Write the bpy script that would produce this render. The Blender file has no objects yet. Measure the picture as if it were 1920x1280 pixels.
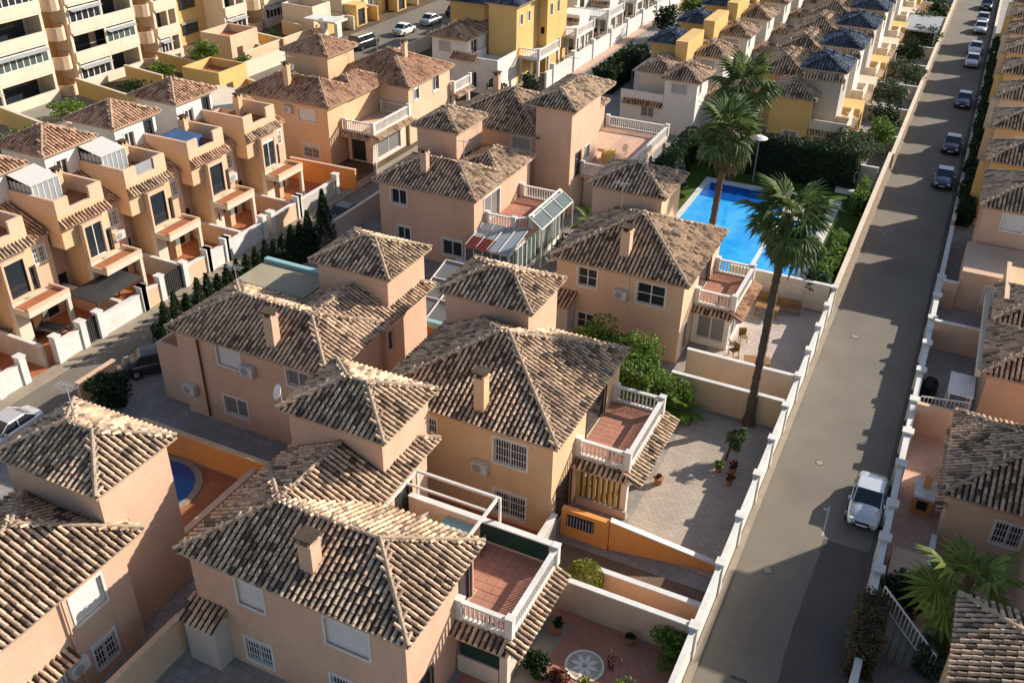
import bpy, math, random
import numpy as np
from mathutils import Vector, Matrix
rad=math.radians
sc=bpy.context.scene
# ------------------------------------------------------------------ camera
CAM=Vector((0.0,0.0,33.0))
p_,r_,y_=rad(31.779),rad(-1.132),rad(-25.23)
fw=Vector((math.sin(y_)*math.cos(p_),math.cos(y_)*math.cos(p_),-math.sin(p_)))
r0=fw.cross(Vector((0,0,1))).normalized(); d0=fw.cross(r0)
rr=math.cos(r_)*r0+math.sin(r_)*d0; dd=-math.sin(r_)*r0+math.cos(r_)*d0
cd=bpy.data.cameras.new('camera'); cam=bpy.data.objects.new('camera',cd); sc.collection.objects.link(cam)
cam.matrix_world=Matrix(((rr.x,-dd.x,-fw.x,CAM.x),(rr.y,-dd.y,-fw.y,CAM.y),(rr.z,-dd.z,-fw.z,CAM.z),(0,0,0,1)))
cd.sensor_width=36; cd.lens=1793/1920*36; cd.clip_end=2000; sc.camera=cam
# ------------------------------------------------------------------ light
w=bpy.data.worlds.new('World'); sc.world=w; w.use_nodes=True
nt=w.node_tree; bg=nt.nodes['Background']; sky=nt.nodes.new('ShaderNodeTexSky')
SUN_EL,SUN_AZ=rad(26.5),rad(51.5)
sky.sky_type='NISHITA'; sky.sun_disc=False; sky.sun_elevation=SUN_EL; sky.sun_rotation=math.pi/2-SUN_AZ
nt.links.new(sky.outputs[0],bg.inputs[0]); bg.inputs[1].default_value=0.095
sl=bpy.data.lights.new('sun','SUN'); sl.energy=4.7; sl.angle=rad(.5); sl.color=(1,.92,.81)
so=bpy.data.objects.new('sun',sl); sc.collection.objects.link(so)
sv=Vector((math.cos(SUN_AZ)*math.cos(SUN_EL),math.sin(SUN_AZ)*math.cos(SUN_EL),math.sin(SUN_EL)))
so.rotation_euler=(-sv).to_track_quat('-Z','Y').to_euler(); so.location=(60,80,60)
sc.view_settings.view_transform='Standard'; sc.view_settings.look='None'
sc.view_settings.exposure=0.62; sc.view_settings.gamma=1
# ------------------------------------------------------------------ materials
MT={}
def new_mat(name,rough=.85,spec=.3,metal=0):
    m=bpy.data.materials.new(name); m.use_nodes=True; b=m.node_tree.nodes['Principled BSDF']
    b.inputs['Roughness'].default_value=rough; b.inputs['Specular IOR Level'].default_value=spec; b.inputs['Metallic'].default_value=metal
    MT[name]=m; return m,m.node_tree,b
def N(t,k,**kw):
    n=t.nodes.new(k)
    for a,v in kw.items():
        if a in n.bl_rna.properties: setattr(n,a,v)
    return n
def ramp(t,src,stops):
    r=t.nodes.new('ShaderNodeValToRGB'); e=r.color_ramp.elements
    while len(e)<len(stops): e.new(.5)
    for q,(p,c) in zip(e,stops): q.position=p; q.color=(*c,1)
    t.links.new(src,r.inputs[0]); return r.outputs[0]
def noise(t,scale,detail=4,rough=.6,vec=None):
    n=t.nodes.new('ShaderNodeTexNoise'); n.inputs['Scale'].default_value=scale; n.inputs['Detail'].default_value=detail; n.inputs['Roughness'].default_value=rough
    if vec is None:
        g=t.nodes.new('ShaderNodeNewGeometry'); vec=g.outputs['Position']
    t.links.new(vec,n.inputs['Vector']); return n.outputs['Fac']
def mixc(t,f,a,b,mode='MIX'):
    m=t.nodes.new('ShaderNodeMix'); m.data_type='RGBA'; m.blend_type=mode
    for s,v in ((0,f),(6,a),(7,b)):
        if hasattr(v,'is_output'): t.links.new(v,m.inputs[s])
        elif s==0: m.inputs[s].default_value=v
        else: m.inputs[s].default_value=(*v,1)
    return m.outputs[2]
def bump(t,b,h,s=.3,d=.02):
    n=t.nodes.new('ShaderNodeBump'); n.inputs['Strength'].default_value=s; n.inputs['Distance'].default_value=d
    t.links.new(h,n.inputs['Height']); t.links.new(n.outputs[0],b.inputs['Normal'])
def stained(name,c,c2,rough=.9,big=.35,fine=9,amt=.5,spec=.2,bs=.15,streak=0):
    m,t,b=new_mat(name,rough,spec)
    f=ramp(t,noise(t,big,5,.65),((.32,(0,0,0)),(.72,(1,1,1))))
    col=mixc(t,f,c,c2)
    g=noise(t,fine,3)
    col=mixc(t,amt,col,ramp(t,g,((.25,(.72,.72,.72)),(.7,(1.12,1.1,1.08)))),'MULTIPLY')
    if streak:
        gm=t.nodes.new('ShaderNodeNewGeometry'); mp=t.nodes.new('ShaderNodeMapping'); mp.inputs['Scale'].default_value=(1.1,1.1,.3)
        t.links.new(gm.outputs['Position'],mp.inputs[0])
        s=noise(t,1.3,5,.7,mp.outputs[0]); col=mixc(t,streak,col,ramp(t,s,((.3,(.62,.57,.52)),(.62,(1,1,1)))),'MULTIPLY')
    t.links.new(col,b.inputs['Base Color']); bump(t,b,g,bs,.02); return m
STU={'peach':((.74,.53,.36),(.66,.46,.31)),'orange':((.74,.515,.31),(.66,.45,.265)),'pink':((.70,.475,.335),(.62,.41,.285)),
 'cream':((.76,.66,.52),(.67,.575,.445)),'ochre':((.72,.49,.19),(.65,.43,.16)),'white':((.80,.77,.71),(.72,.68,.61)),'deep':((.78,.34,.10),(.70,.29,.085)),
 'grey':((.56,.52,.46),(.48,.44,.39)),'buff':((.70,.59,.45),(.62,.52,.39))}
for k,(a,c) in STU.items(): stained('stucco_'+k,a,c,amt=.3,streak=.2,bs=.2)
stained('white_paint',(.80,.78,.74),(.68,.66,.61),.55,.8,14,.3,.4,.05,streak=.35)
stained('asphalt',(.225,.196,.155),(.165,.145,.118),.9,.22,30,.8,.3,.5)
stained('road_dark',(.095,.085,.078),(.12,.105,.09),.9,.6,40,.7,.3,.5)
stained('kerb',(.36,.29,.22),(.27,.23,.18),.9,1.2,20,.6)
stained('soil',(.16,.115,.075),(.10,.075,.05),1,.5,8,.8,.1,.6)
stained('concrete',(.33,.29,.24),(.25,.225,.19),.9,.4,16,.5)
stained('grass',(.085,.14,.022),(.05,.085,.015),1,.8,30,.9,.1,.8)
stained('trunk',(.16,.115,.075),(.085,.06,.042),1,2,14,.9,.1,.8)
stained('dark_metal',(.03,.033,.035),(.05,.05,.05),.5,2,10,.3,.5)
stained('green_cloth',(.016,.042,.035),(.025,.06,.046),.9,1,12,.4)
stained('grey_metal',(.35,.36,.37),(.28,.29,.30),.5,1,10,.3,.5)
stained('awning_beige',(.42,.36,.25),(.34,.29,.20),.9,.6,10,.4)
stained('awning_orange',(.50,.15,.05),(.42,.12,.04),.9,.6,10,.4)
stained('wood',(.36,.20,.08),(.22,.12,.05),.7,1.5,12,.6)
stained('red_cloth',(.13,.025,.02),(.10,.02,.016),.8,1,10,.3)
stained('blue_cloth',(.06,.12,.25),(.05,.09,.18),.8,1,10,.3)
stained('terracotta_pot',(.42,.19,.10),(.32,.14,.08),.8,2,12,.4)
stained('teal_glass',(.075,.105,.10),(.11,.145,.135),.15,1,10,.2,.6)
stained('turquoise',(.25,.46,.46),(.34,.54,.54),.5,1,10,.2,.3)
def grid_mat(name,c,c2,mort,sx,sy,rot=0,msize=.02,rough=.8):
    m,t,b=new_mat(name,rough,.25); g=t.nodes.new('ShaderNodeNewGeometry'); mp=t.nodes.new('ShaderNodeMapping')
    mp.inputs['Rotation'].default_value=(0,0,rad(rot)); t.links.new(g.outputs['Position'],mp.inputs[0])
    br=t.nodes.new('ShaderNodeTexBrick'); br.offset=.5; br.inputs['Scale'].default_value=1; br.inputs['Brick Width'].default_value=sx; br.inputs['Row Height'].default_value=sy
    br.inputs['Mortar Size'].default_value=msize; br.inputs['Color1'].default_value=(*c,1); br.inputs['Color2'].default_value=(*c2,1); br.inputs['Mortar'].default_value=(*mort,1)
    t.links.new(mp.outputs[0],br.inputs['Vector'])
    col=mixc(t,.6,br.outputs['Color'],ramp(t,noise(t,.5,5,.7),((.3,(.68,.66,.64)),(.7,(1.12,1.1,1.08)))),'MULTIPLY')
    t.links.new(col,b.inputs['Base Color']); bump(t,b,noise(t,12),.2); return m
grid_mat('paver_beige',(.50,.425,.345),(.43,.36,.29),(.34,.285,.23),.42,.22,8)
grid_mat('paver_pale',(.60,.50,.43),(.54,.45,.385),(.40,.33,.28),.4,.4,0)
grid_mat('paver_red',(.52,.22,.15),(.44,.18,.12),(.36,.24,.17),.4,.2,45)
grid_mat('paver_brown',(.22,.145,.095),(.17,.11,.075),(.13,.09,.06),.4,.2,0)
grid_mat('terracotta_floor',(.45,.155,.06),(.38,.125,.05),(.33,.19,.11),.33,.33,0)
grid_mat('paver_pink',(.66,.43,.32),(.60,.385,.285),(.48,.32,.24),.4,.4,0)
grid_mat('paver_grey',(.36,.33,.30),(.29,.265,.245),(.23,.21,.19),.5,.5,0)
grid_mat('stone_wall',(.42,.30,.19),(.30,.21,.14),(.18,.13,.09),.35,.2,0,.03)
def tile_mat(name,stops):
    m,t,b=new_mat(name,.9,.15); g=t.nodes.new('ShaderNodeNewGeometry'); oi=t.nodes.new('ShaderNodeObjectInfo')
    a=t.nodes.new('ShaderNodeMath'); a.operation='ADD'; t.links.new(g.outputs['Random Per Island'],a.inputs[0]); t.links.new(oi.outputs['Random'],a.inputs[1])
    f=t.nodes.new('ShaderNodeMath'); f.operation='FRACT'; t.links.new(a.outputs[0],f.inputs[0])
    col=ramp(t,f.outputs[0],stops)
    n=noise(t,.42,5,.65); col=mixc(t,.85,col,ramp(t,n,((.36,(.62,.59,.57)),(.5,(1.06,1.04,1.02)))),'MULTIPLY')
    n2=noise(t,9,4,.7); col=mixc(t,.8,col,ramp(t,n2,((.32,(.40,.35,.32)),(.46,(1.03,1.02,1)))),'MULTIPLY')
    t.links.new(col,b.inputs['Base Color']); bump(t,b,n2,.5,.02); return m
tile_mat('tile_sand',((0,(.13,.10,.08)),(.08,(.22,.165,.125)),(.2,(.36,.265,.19)),(.34,(.56,.405,.275)),(.6,(.69,.515,.36)),(.8,(.62,.43,.305)),(1,(.36,.26,.19))))
tile_mat('tile_red',((0,(.24,.14,.09)),(.3,(.56,.33,.21)),(.6,(.66,.43,.29)),(.85,(.58,.34,.22)),(1,(.34,.19,.13))))
tile_mat('tile_blue',((0,(.04,.05,.08)),(.3,(.08,.10,.155)),(.6,(.13,.16,.22)),(.85,(.07,.09,.14)),(1,(.22,.25,.30))))
stained('tile_bed',(.115,.08,.056),(.06,.045,.034),1,1.2,9,.9,.1,.6)
stained('ridge_mortar',(.52,.39,.28),(.33,.24,.17),.95,1.5,8,.8,.1,.5)
stained('fascia',(.50,.36,.25),(.40,.28,.19),.9,1,9,.5)
def plain(name,c,rough=.5,spec=.5,metal=0,coat=0):
    m,t,b=new_mat(name,rough,spec,metal); col=mixc(t,.3,c,ramp(t,noise(t,6,3),((.3,(.8,.8,.8)),(.7,(1.1,1.1,1.1)))),'MULTIPLY')
    t.links.new(col,b.inputs['Base Color']); b.inputs['Coat Weight'].default_value=coat; return m
plain('glass_dark',(.025,.032,.04),.12,.7); plain('glass_curtain',(.20,.20,.19),.35,.5); plain('pane_grey',(.30,.34,.37),.25,.6); plain('shutter_white',(.70,.69,.67),.5,.4); plain('shutter_grey',(.42,.41,.40),.5,.4)
plain('iron_white',(.72,.72,.70),.5,.4); plain('void',(.035,.03,.028),.9,.1); plain('brown_door',(.10,.045,.02),.5,.4); plain('ac_white',(.62,.60,.56),.5,.4)
for k,c in dict(car_silver=(.62,.63,.65),car_white=(.78,.78,.78),car_dark=(.03,.035,.045),car_blue=(.05,.08,.15),car_grey=(.22,.23,.25),car_red=(.25,.02,.03),car_green=(.04,.055,.04)).items(): plain(k,c,.28,.6,.3 if k!='car_white' else 0,.7)
plain('rubber',(.015,.015,.015),.9,.2); plain('chrome',(.6,.6,.6),.2,.6,.9); plain('lamp_glass',(.6,.6,.58),.15,.6)
def leafmat(name,c1,c2):
    m,t,b=new_mat(name,.6,.25); g=t.nodes.new('ShaderNodeNewGeometry'); col=ramp(t,g.outputs['Random Per Island'],((0,c1),(1,c2)))
    t.links.new(col,b.inputs['Base Color']); b.inputs['Transmission Weight'].default_value=0
    tr=t.nodes.new('ShaderNodeBsdfTranslucent'); t.links.new(col,tr.inputs[0]); mx=t.nodes.new('ShaderNodeMixShader'); mx.inputs[0].default_value=.3
    t.links.new(b.outputs[0],mx.inputs[1]); t.links.new(tr.outputs[0],mx.inputs[2]); t.links.new(mx.outputs[0],t.nodes['Material Output'].inputs[0])
leafmat('leaf_green',(.07,.14,.02),(.21,.31,.05)); leafmat('leaf_lime',(.10,.16,.03),(.27,.32,.07)); leafmat('leaf_dark',(.014,.035,.013),(.035,.065,.02)); leafmat('leaf_palm',(.045,.085,.022),(.17,.22,.065))
leafmat('leaf_olive',(.06,.09,.045),(.10,.13,.07)); leafmat('leaf_yellow',(.12,.15,.015),(.28,.27,.03)); leafmat('leaf_dry',(.20,.14,.07),(.12,.08,.045)); leafmat('leaf_red',(.12,.03,.025),(.22,.09,.06))
# water
m,t,b=new_mat('pool_water',.06,.5); g=t.nodes.new('ShaderNodeNewGeometry')
col=mixc(t,ramp(t,noise(t,.5,2),((.4,(0,0,0)),(.6,(1,1,1)))),(.02,.34,.82),(.05,.44,.88)); t.links.new(col,b.inputs['Base Color']); bump(t,b,noise(t,3,2),.15,.03)
plain('pool_deep',(.008,.10,.42),.06,.5); plain('round_water',(.012,.075,.24),.06,.5); plain('curtain_gold',(.62,.45,.14),.9,.1); plain('curtain_green',(.15,.14,.05),.9,.1); plain('mosaic',(.85,.80,.68),.7,.2)
# ------------------------------------------------------------------ mesh helpers
class MB:
    def __init__(s): s.v=[];s.f=[];s.m=[]
    def quad(s,a,b,c,d,m=0):
        n=len(s.v); s.v+= [a,b,c,d]; s.f.append((n,n+1,n+2,n+3)); s.m.append(m)
    def poly(s,pts,m=0):
        n=len(s.v); s.v+=list(pts); s.f.append(tuple(range(n,n+len(pts)))); s.m.append(m)
    def box(s,x0,y0,z0,x1,y1,z1,m=0,bottom=True):
        if x1<x0:x0,x1=x1,x0
        if y1<y0:y0,y1=y1,y0
        n=len(s.v); s.v+=[(x0,y0,z0),(x1,y0,z0),(x1,y1,z0),(x0,y1,z0),(x0,y0,z1),(x1,y0,z1),(x1,y1,z1),(x0,y1,z1)]
        F=[(4,5,6,7),(0,1,5,4),(1,2,6,5),(2,3,7,6),(3,0,4,7)]
        if bottom: F.append((3,2,1,0))
        for f in F: s.f.append(tuple(n+i for i in f)); s.m.append(m)
    def tube(s,a,b,ra,rb=None,k=6,m=0,cap=True):
        a=Vector(a);b=Vector(b);rb=ra if rb is None else rb
        d=(b-a).normalized(); u=d.orthogonal().normalized(); v=d.cross(u); n=len(s.v)
        for i in range(k):
            an=2*math.pi*i/k; o=u*math.cos(an)+v*math.sin(an); s.v.append(tuple(a+o*ra)); s.v.append(tuple(b+o*rb))
        for i in range(k):
            j=(i+1)%k; s.f.append((n+2*i,n+2*j,n+2*j+1,n+2*i+1)); s.m.append(m)
        if cap: s.f.append(tuple(n+2*i+1 for i in range(k))); s.m.append(m); s.f.append(tuple(n+2*i for i in reversed(range(k)))); s.m.append(m)
    def build(s,name,mats,parent=None,smooth=False,off=None):
        if off is None: off=ORG(parent)
        me=bpy.data.meshes.new(name)
        o=Vector(off); me.from_pydata([(a[0]-o.x,a[1]-o.y,a[2]-o.z) for a in s.v],[],s.f)
        for k in ([mats] if isinstance(mats,str) else mats): me.materials.append(MT[k])
        me.polygons.foreach_set('material_index',s.m)
        if smooth: me.polygons.foreach_set('use_smooth',[True]*len(s.f))
        me.update(); ob=bpy.data.objects.new(name,me); sc.collection.objects.link(ob)
        if parent is not None: ob.parent=parent
        else: ob.location=o
        return ob
def ORG(parent):
    o=Vector((0,0,0))
    while parent is not None: o+=parent.location; parent=parent.parent
    return o
def tag(o,label=None,cat=None,group=None,kind=None):
    if label: o['label']=label
    if cat: o['category']=cat; o['kind']='thing'
    if group: o['group']=group
    if kind: o['kind']=kind
    return o
def thing(name,label,cat,loc,group=None):
    o=bpy.data.objects.new(name,None); sc.collection.objects.link(o); o.location=loc; o.empty_display_size=.3
    return tag(o,label,cat,group)
def single(name,mb,mats,label,cat,group=None,loc=None,smooth=False):
    v=np.array(mb.v); c=((v[:,0].min()+v[:,0].max())/2,(v[:,1].min()+v[:,1].max())/2,v[:,2].min()) if loc is None else loc
    o=mb.build(name,mats,None,smooth,off=c); return tag(o,label,cat,group)
CH={}
def copy_tree(o,loc,label,kids=None,group=None,rz=None,swap=None):
    def cp(a,par):
        b=a.copy(); sc.collection.objects.link(b)
        if par is not None: b.parent=par
        if swap and a.type=='MESH' and a.data.materials and a.data.materials[0].name in swap:
            key=(a.data.name,tuple(swap.items()))
            if key not in CH:
                me=a.data.copy()
                for i,mm in enumerate(me.materials):
                    if mm.name in swap: me.materials[i]=MT[swap[mm.name]]
                CH[key]=me
            b.data=CH[key]
        for c in a.children: cp(c,b)
        return b
    r=cp(o,None); r.location=loc; r['label']=label
    if group: r['group']=group
    if rz is not None: r.rotation_euler=(0,0,rz)
    return r
def struct(name,mb,mats): return tag(mb.build(name,mats,None,off=(0,0,0)),kind='structure')
def sheet(name,mat,x0,y0,x1,y1,z):
    b=MB(); b.quad((x0,y0,z),(x1,y0,z),(x1,y1,z),(x0,y1,z)); return struct(name,b,mat)
rng=np.random.default_rng(5); random.seed(5)
# ------------------------------------------------------------------ roof tiles
def tile_template(k,r0=.092,r1=.066,L=.45,h=.0):
    an=np.linspace(0,math.pi,k+1); v=[];f=[]
    for a in an: v.append((r0*math.cos(a),0,r0*math.sin(a)*.95+.012))
    for a in an: v.append((r1*math.cos(a),L,r1*math.sin(a)*.95-.012))
    for i in range(k): f.append((i,i+1,k+2+i,k+1+i))
    f.append(tuple(range(k,-1,-1)))
    return np.array(v),f
TT={0:tile_template(5),1:tile_template(3,L=.50),2:tile_template(3,.09,.075,.9),3:tile_template(2,.10,.09,1.5)}
TROW={0:.36,1:.40,2:.8,3:1.4}; TPIT={0:.27,1:.27,2:.29,3:.36}
TILE_ME={}
def tile_mesh(mat):
    if mat not in TILE_ME:
        v,f=TT[0]; me=bpy.data.meshes.new('roof_tile'); me.from_pydata(v.tolist(),[],f); me.materials.append(MT[mat]); TILE_ME[mat]=me
    return TILE_ME[mat]
def tiles_mesh(name,mat,T,lod,parent):
    v,f=TT[lod]; n=len(T)
    if n==0: return None
    V=np.einsum('nij,vj->nvi',T[:,:3,:3],v)+T[:,None,:3,3]; V=V.reshape(-1,3)-np.array(ORG(parent))
    k=len(v); loops=[];ls=[];tot=[];c=0
    fl=np.concatenate([np.array(q) for q in f]); sz=np.array([len(q) for q in f])
    L=(fl[None,:]+np.arange(n)[:,None]*k).ravel(); S=np.tile(sz,n); st=np.concatenate(([0],np.cumsum(S)[:-1]))
    me=bpy.data.meshes.new(name); me.vertices.add(len(V)); me.vertices.foreach_set('co',V.astype(np.float32).ravel())
    me.loops.add(len(L)); me.loops.foreach_set('vertex_index',L.astype(np.int32))
    me.polygons.add(len(S)); me.polygons.foreach_set('loop_start',st.astype(np.int32)); me.polygons.foreach_set('loop_total',S.astype(np.int32))
    me.update(calc_edges=True); me.materials.append(MT[mat]); ob=bpy.data.objects.new(name,me); sc.collection.objects.link(ob); ob.parent=parent; ob['kind']='stuff'; return ob
def slope_tiles(p0,u,upd,W,Ls,ins0,ins1,lod,excl=()):
    """p0 eave start, u eave dir (unit), upd up-slope unit 3D, W eave length, Ls slope length, ins per unit v at both ends"""
    p0=np.array(p0);u=np.array(u);s=np.array(upd); n=np.cross(u,s); n/=np.linalg.norm(n)
    if n[2]<0: n=-n
    out=[];pit=TPIT[lod];row=TROW[lod]; off=random.random()*.1
    c=pit/2+off*0
    while c<W:
        v=-.06; v0_=random.uniform(-.5,.5)*row if lod<3 else 0; first=True
        while v<Ls-.12:
            if v*ins0-.06<c<W-v*ins1+.06:
                q=p0+u*c+s*v+n*.035
                if not any(a<q[0]<b and d<q[1]<e and q[2]<zt for a,d,b,e,zt in excl):
                    out.append((q[0],q[1],q[2]))
            if first and v0_<0: v+=row+v0_
            elif first and v0_>0: v+=v0_*1.0+.02
            else: v+=row
            first=False
        c+=pit
    out=np.array(out).reshape(-1,3); k=len(out)
    T=np.zeros((k,4,4)); j=(rng.random((k,3))-.5)*(1 if lod<2 else .35)
    X=u[None]+s[None]*j[:,0:1]*.10; X/=np.linalg.norm(X,axis=1)[:,None]
    Y=s[None]-u[None]*j[:,0:1]*.10+n[None]*j[:,1:2]*.05; Y/=np.linalg.norm(Y,axis=1)[:,None]
    Z=np.cross(X,Y); flip=np.sign(Z[:,2:3]); Z*=flip; X*=flip
    T[:,:3,0]=X;T[:,:3,1]=Y;T[:,:3,2]=Z;T[:,:3,3]=out+n[None]*j[:,2:3]*.012; T[:,3,3]=1
    return T
def ridge(mb,a,b,r=.088,m=0,step=.42):
    a=Vector(a);b=Vector(b);L=(b-a).length;d=(b-a)/L; side=d.cross(Vector((0,0,1))).normalized(); up=side.cross(d)
    n=max(1,int(L/step)); st=L/n
    for i in range(n):
        p=a+d*st*i; q=a+d*(st*(i+1)+.05); w=r*(1.15+random.uniform(-.04,.04)); k=len(mb.v)
        for P,ww,dz in ((p,w*1.03,.045),(q,w*.95,.03)):
            for an in (0,.25,.5,.75,1): 
                t=math.pi*an; mb.v.append(tuple(P+side*ww*math.cos(t)+up*(ww*math.sin(t)*.9+dz)))
        for i2 in range(4): mb.f.append((k+i2,k+i2+1,k+6+i2,k+5+i2)); mb.m.append(m)
        mb.f.append((k+4,k+3,k+2,k+1,k)); mb.m.append(m)
# ------------------------------------------------------------------ house
class House:
    def __init__(s,name,label,cat,loc,group=None,pick=False,lod=1,tile='tile_sand',wall='stucco_peach'):
        s.root=thing(name,label,cat,(loc[0],loc[1],0),group); s.lod=lod;s.pick=pick;s.tile=tile;s.wall=wall;s.pool=[];s.excl=[]
    # faces: S(-y) E(+x) N(+y) W(-x)
    def block(s,x0,y0,x1,y1,z0,z1,ops=(),mat=None,top=True,name='wall',topmat=None):
        b=MB(); D=.14
        fm={'S':(lambda u,z,d:(u,y0-d,z),x0,x1,1),'E':(lambda u,z,d:(x1+d,u,z),y0,y1,1),'N':(lambda u,z,d:(u,y1+d,z),x0,x1,-1),'W':(lambda u,z,d:(x0-d,u,z),y0,y1,-1)}
        for F,(mp,a,c,sg) in fm.items():
            o=[q for q in ops if q[0]==F]
            us=sorted({a,c,*[q[1] for q in o],*[q[2] for q in o]}); zs=sorted({z0,z1,*[q[3] for q in o],*[q[4] for q in o]})
            def Q(A,B,C,E2):
                if sg>0: b.quad(A,B,C,E2)
                else: b.quad(B,A,E2,C)
            for i in range(len(us)-1):
                for j in range(len(zs)-1):
                    um=(us[i]+us[i+1])/2; zm=(zs[j]+zs[j+1])/2
                    if any(q[1]<um<q[2] and q[3]<zm<q[4] for q in o): continue
                    Q(mp(us[i],zs[j],0),mp(us[i+1],zs[j],0),mp(us[i+1],zs[j+1],0),mp(us[i],zs[j+1],0))
            for q in o:
                u0,u1,za,zb=q[1:5]
                c4=[(u0,za),(u1,za),(u1,zb),(u0,zb)]
                for k in range(4):
                    A=c4[k];B=c4[(k+1)%4]; Q(mp(A[0],A[1],0),mp(A[0],A[1],-D),mp(B[0],B[1],-D),mp(B[0],B[1],0)) 
                s.window(mp,u0,u1,za,zb,q[5] if len(q)>5 else 'two',D)
        if top: b.quad((x0,y0,z1),(x1,y0,z1),(x1,y1,z1),(x0,y1,z1),1 if topmat else 0)
        return b.build(name,[mat or s.wall]+([topmat] if topmat else []),s.root)
    def window(s,mp,u0,u1,z0,z1,st,D=.14):
        def bx(b,ua,ub,za,zb,da,db,m=0):
            P=[mp(ua,za,da),mp(ub,za,da),mp(ub,zb,da),mp(ua,zb,da),mp(ua,za,db),mp(ub,za,db),mp(ub,zb,db),mp(ua,zb,db)]
            xs=[p[0] for p in P];ys=[p[1] for p in P];zz=[p[2] for p in P]; b.box(min(xs),min(ys),min(zz),max(xs),max(ys),max(zz),m)
        near=s.lod<=1; t=.11 if near else .09; b=MB(); isdoor=st.startswith('door') or st=='void'
        if st=='void':
            g=MB(); bx(g,u0,u1,z0,z1,-D,-D+.02); g.build('opening',['void'],s.root); return
        if not st.endswith('_bare'):
            bx(b,u0-t,u0,z0-(0 if isdoor else t),z1+t,-.02,.035); bx(b,u1,u1+t,z0-(0 if isdoor else t),z1+t,-.02,.035); bx(b,u0,u1,z1,z1+t,-.02,.035)
            if not isdoor: bx(b,u0,u1,z0-t,z0,-.02,.06)
        st=st.replace('_bare','')
        f=.05
        for (a,c,e,g2) in ((u0,u0+f,z0,z1),(u1-f,u1,z0,z1),(u0+f,u1-f,z1-f,z1),(u0+f,u1-f,z0,z0+f)): bx(b,a,c,e,g2,-D+.02,-D+.07)
        if st in('two','grille','door','cur','four') and u1-u0>.7:
            mid=(u0+u1)/2; bx(b,mid-f*.7,mid+f*.7,z0+f,z1-f,-D+.02,-D+.068)
        if st=='four': bx(b,u0+f,u1-f,(z0+z1)/2-.025,(z0+z1)/2+.025,-D+.02,-D+.066)
        fr=b.build('window' if not isdoor else 'door',['white_paint'] if st!='door_dark' else ['dark_metal'],s.root)
        g=MB()
        if st=='shutter' or st=='shutter_grey':
            nz=max(3,int((z1-z0)/.16))if near else 3
            for i in range(nz):
                a=z0+(z1-z0)*i/nz; bx(g,u0+f,u1-f,a,a+(z1-z0)/nz-.012,-D+.012,-D+.045)
            bx(g,u0+f,u1-f,z0,z1,-D,-D+.02); g.build('shutter',['shutter_white' if st=='shutter' else 'shutter_grey'],fr)
        else:
            bx(g,u0+.01,u1-.01,z0+.01,z1-.01,-D,-D+.03); g.build('pane',['glass_curtain' if st=='cur' or (st in('two','four','grille') and random.random()<.3) else 'brown_door' if st=='door_brown' else 'glass_dark'],fr)
            if near and st in('two','four','grille') and random.random()<.5:
                g=MB(); zz=z1-(z1-z0)*random.choice((.12,.2,.3)); bx(g,u0+.03,u1-.03,zz,z1-.02,-D+.072,-D+.1); g.build('blind',['shutter_white'],fr)
        if st=='grille' and near:
            g=MB(); n=max(3,int((u1-u0)/.13))
            for i in range(n+1):
                u=u0+(u1-u0)*i/n; bx(g,u-.012,u+.012,z0,z1,.005,.03)
            for z in (z0+.05,(z0*2+z1)/3,(z0+z1*2)/3,z1-.05): bx(g,u0,u1,z-.012,z+.012,.002,.033)
            g.build('grille',['iron_white'],fr)
    def roof(s,x0,y0,x1,y1,z,p=.47,sides='SENW',tile=None,hips='SN',name='roof'):
        """hip roof over eave rectangle"""
        tile=tile or s.tile; W=x1-x0;Dp=y1-y0; h=min(W,Dp)/2; zt=z+h*p
        if W>=Dp: A=(x0+h,y0+h,zt);B=(x1-h,y0+h,zt)
        else: A=(x0+h,y0+h,zt);B=(x0+h,y1-h,zt)
        c=[(x0,y0,z),(x1,y0,z),(x1,y1,z),(x0,y1,z)]; b=MB()
        if W>=Dp: b.quad(c[0],c[1],B,A);b.poly([c[1],c[2],B]);b.quad(c[2],c[3],A,B);b.poly([c[3],c[0],A])
        else: b.poly([c[0],c[1],A]);b.quad(c[1],c[2],B,A);b.poly([c[2],c[3],B]);b.quad(c[3],c[0],A,B)
        th=.13
        for i in range(4):
            P=c[i];Q=c[(i+1)%4]; b.quad((P[0],P[1],z-th),(Q[0],Q[1],z-th),Q,P,1)
        b.quad(*[(q[0],q[1],z-th) for q in reversed(c)],1)
        ro=b.build(name,['tile_bed','fascia'],s.root)
        r=MB()
        if abs(W-Dp)>.3: ridge(r,A,B)
        if W>=Dp: ends=((c[0],A),(c[3],A),(c[1],B),(c[2],B))
        else: ends=((c[0],A),(c[1],A),(c[3],B),(c[2],B))
        if 'S' not in hips: ends=[q for q in ends if q[0][1]>y0+.1]
        for e,a in ends: ridge(r,(e[0],e[1],e[2]+.05),(a[0],a[1],a[2]+.05),step=.42 if s.lod<2 else 1.2)
        ro2=r.build('ridge_tiles',['ridge_mortar' if tile!='tile_blue' else 'tile_blue'],ro); ro2['kind']='stuff'
        cs=1/math.sqrt(1+p*p); sn=p*cs; Ls=h/cs
        G={'S':((x0,y0,z),(1,0,0),(0,cs,sn),W),'E':((x1,y0,z),(0,1,0),(-cs,0,sn),Dp),'N':((x1,y1,z),(-1,0,0),(0,-cs,sn),W),'W':((x0,y1,z),(0,-1,0),(cs,0,sn),Dp)}
        for k in sides:
            o,u,up,Wd=G[k]; T=slope_tiles(o,u,up,Wd,Ls,cs,cs,s.lod,s.excl); s.pool.append((ro,tile,T))
        return ro
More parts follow.
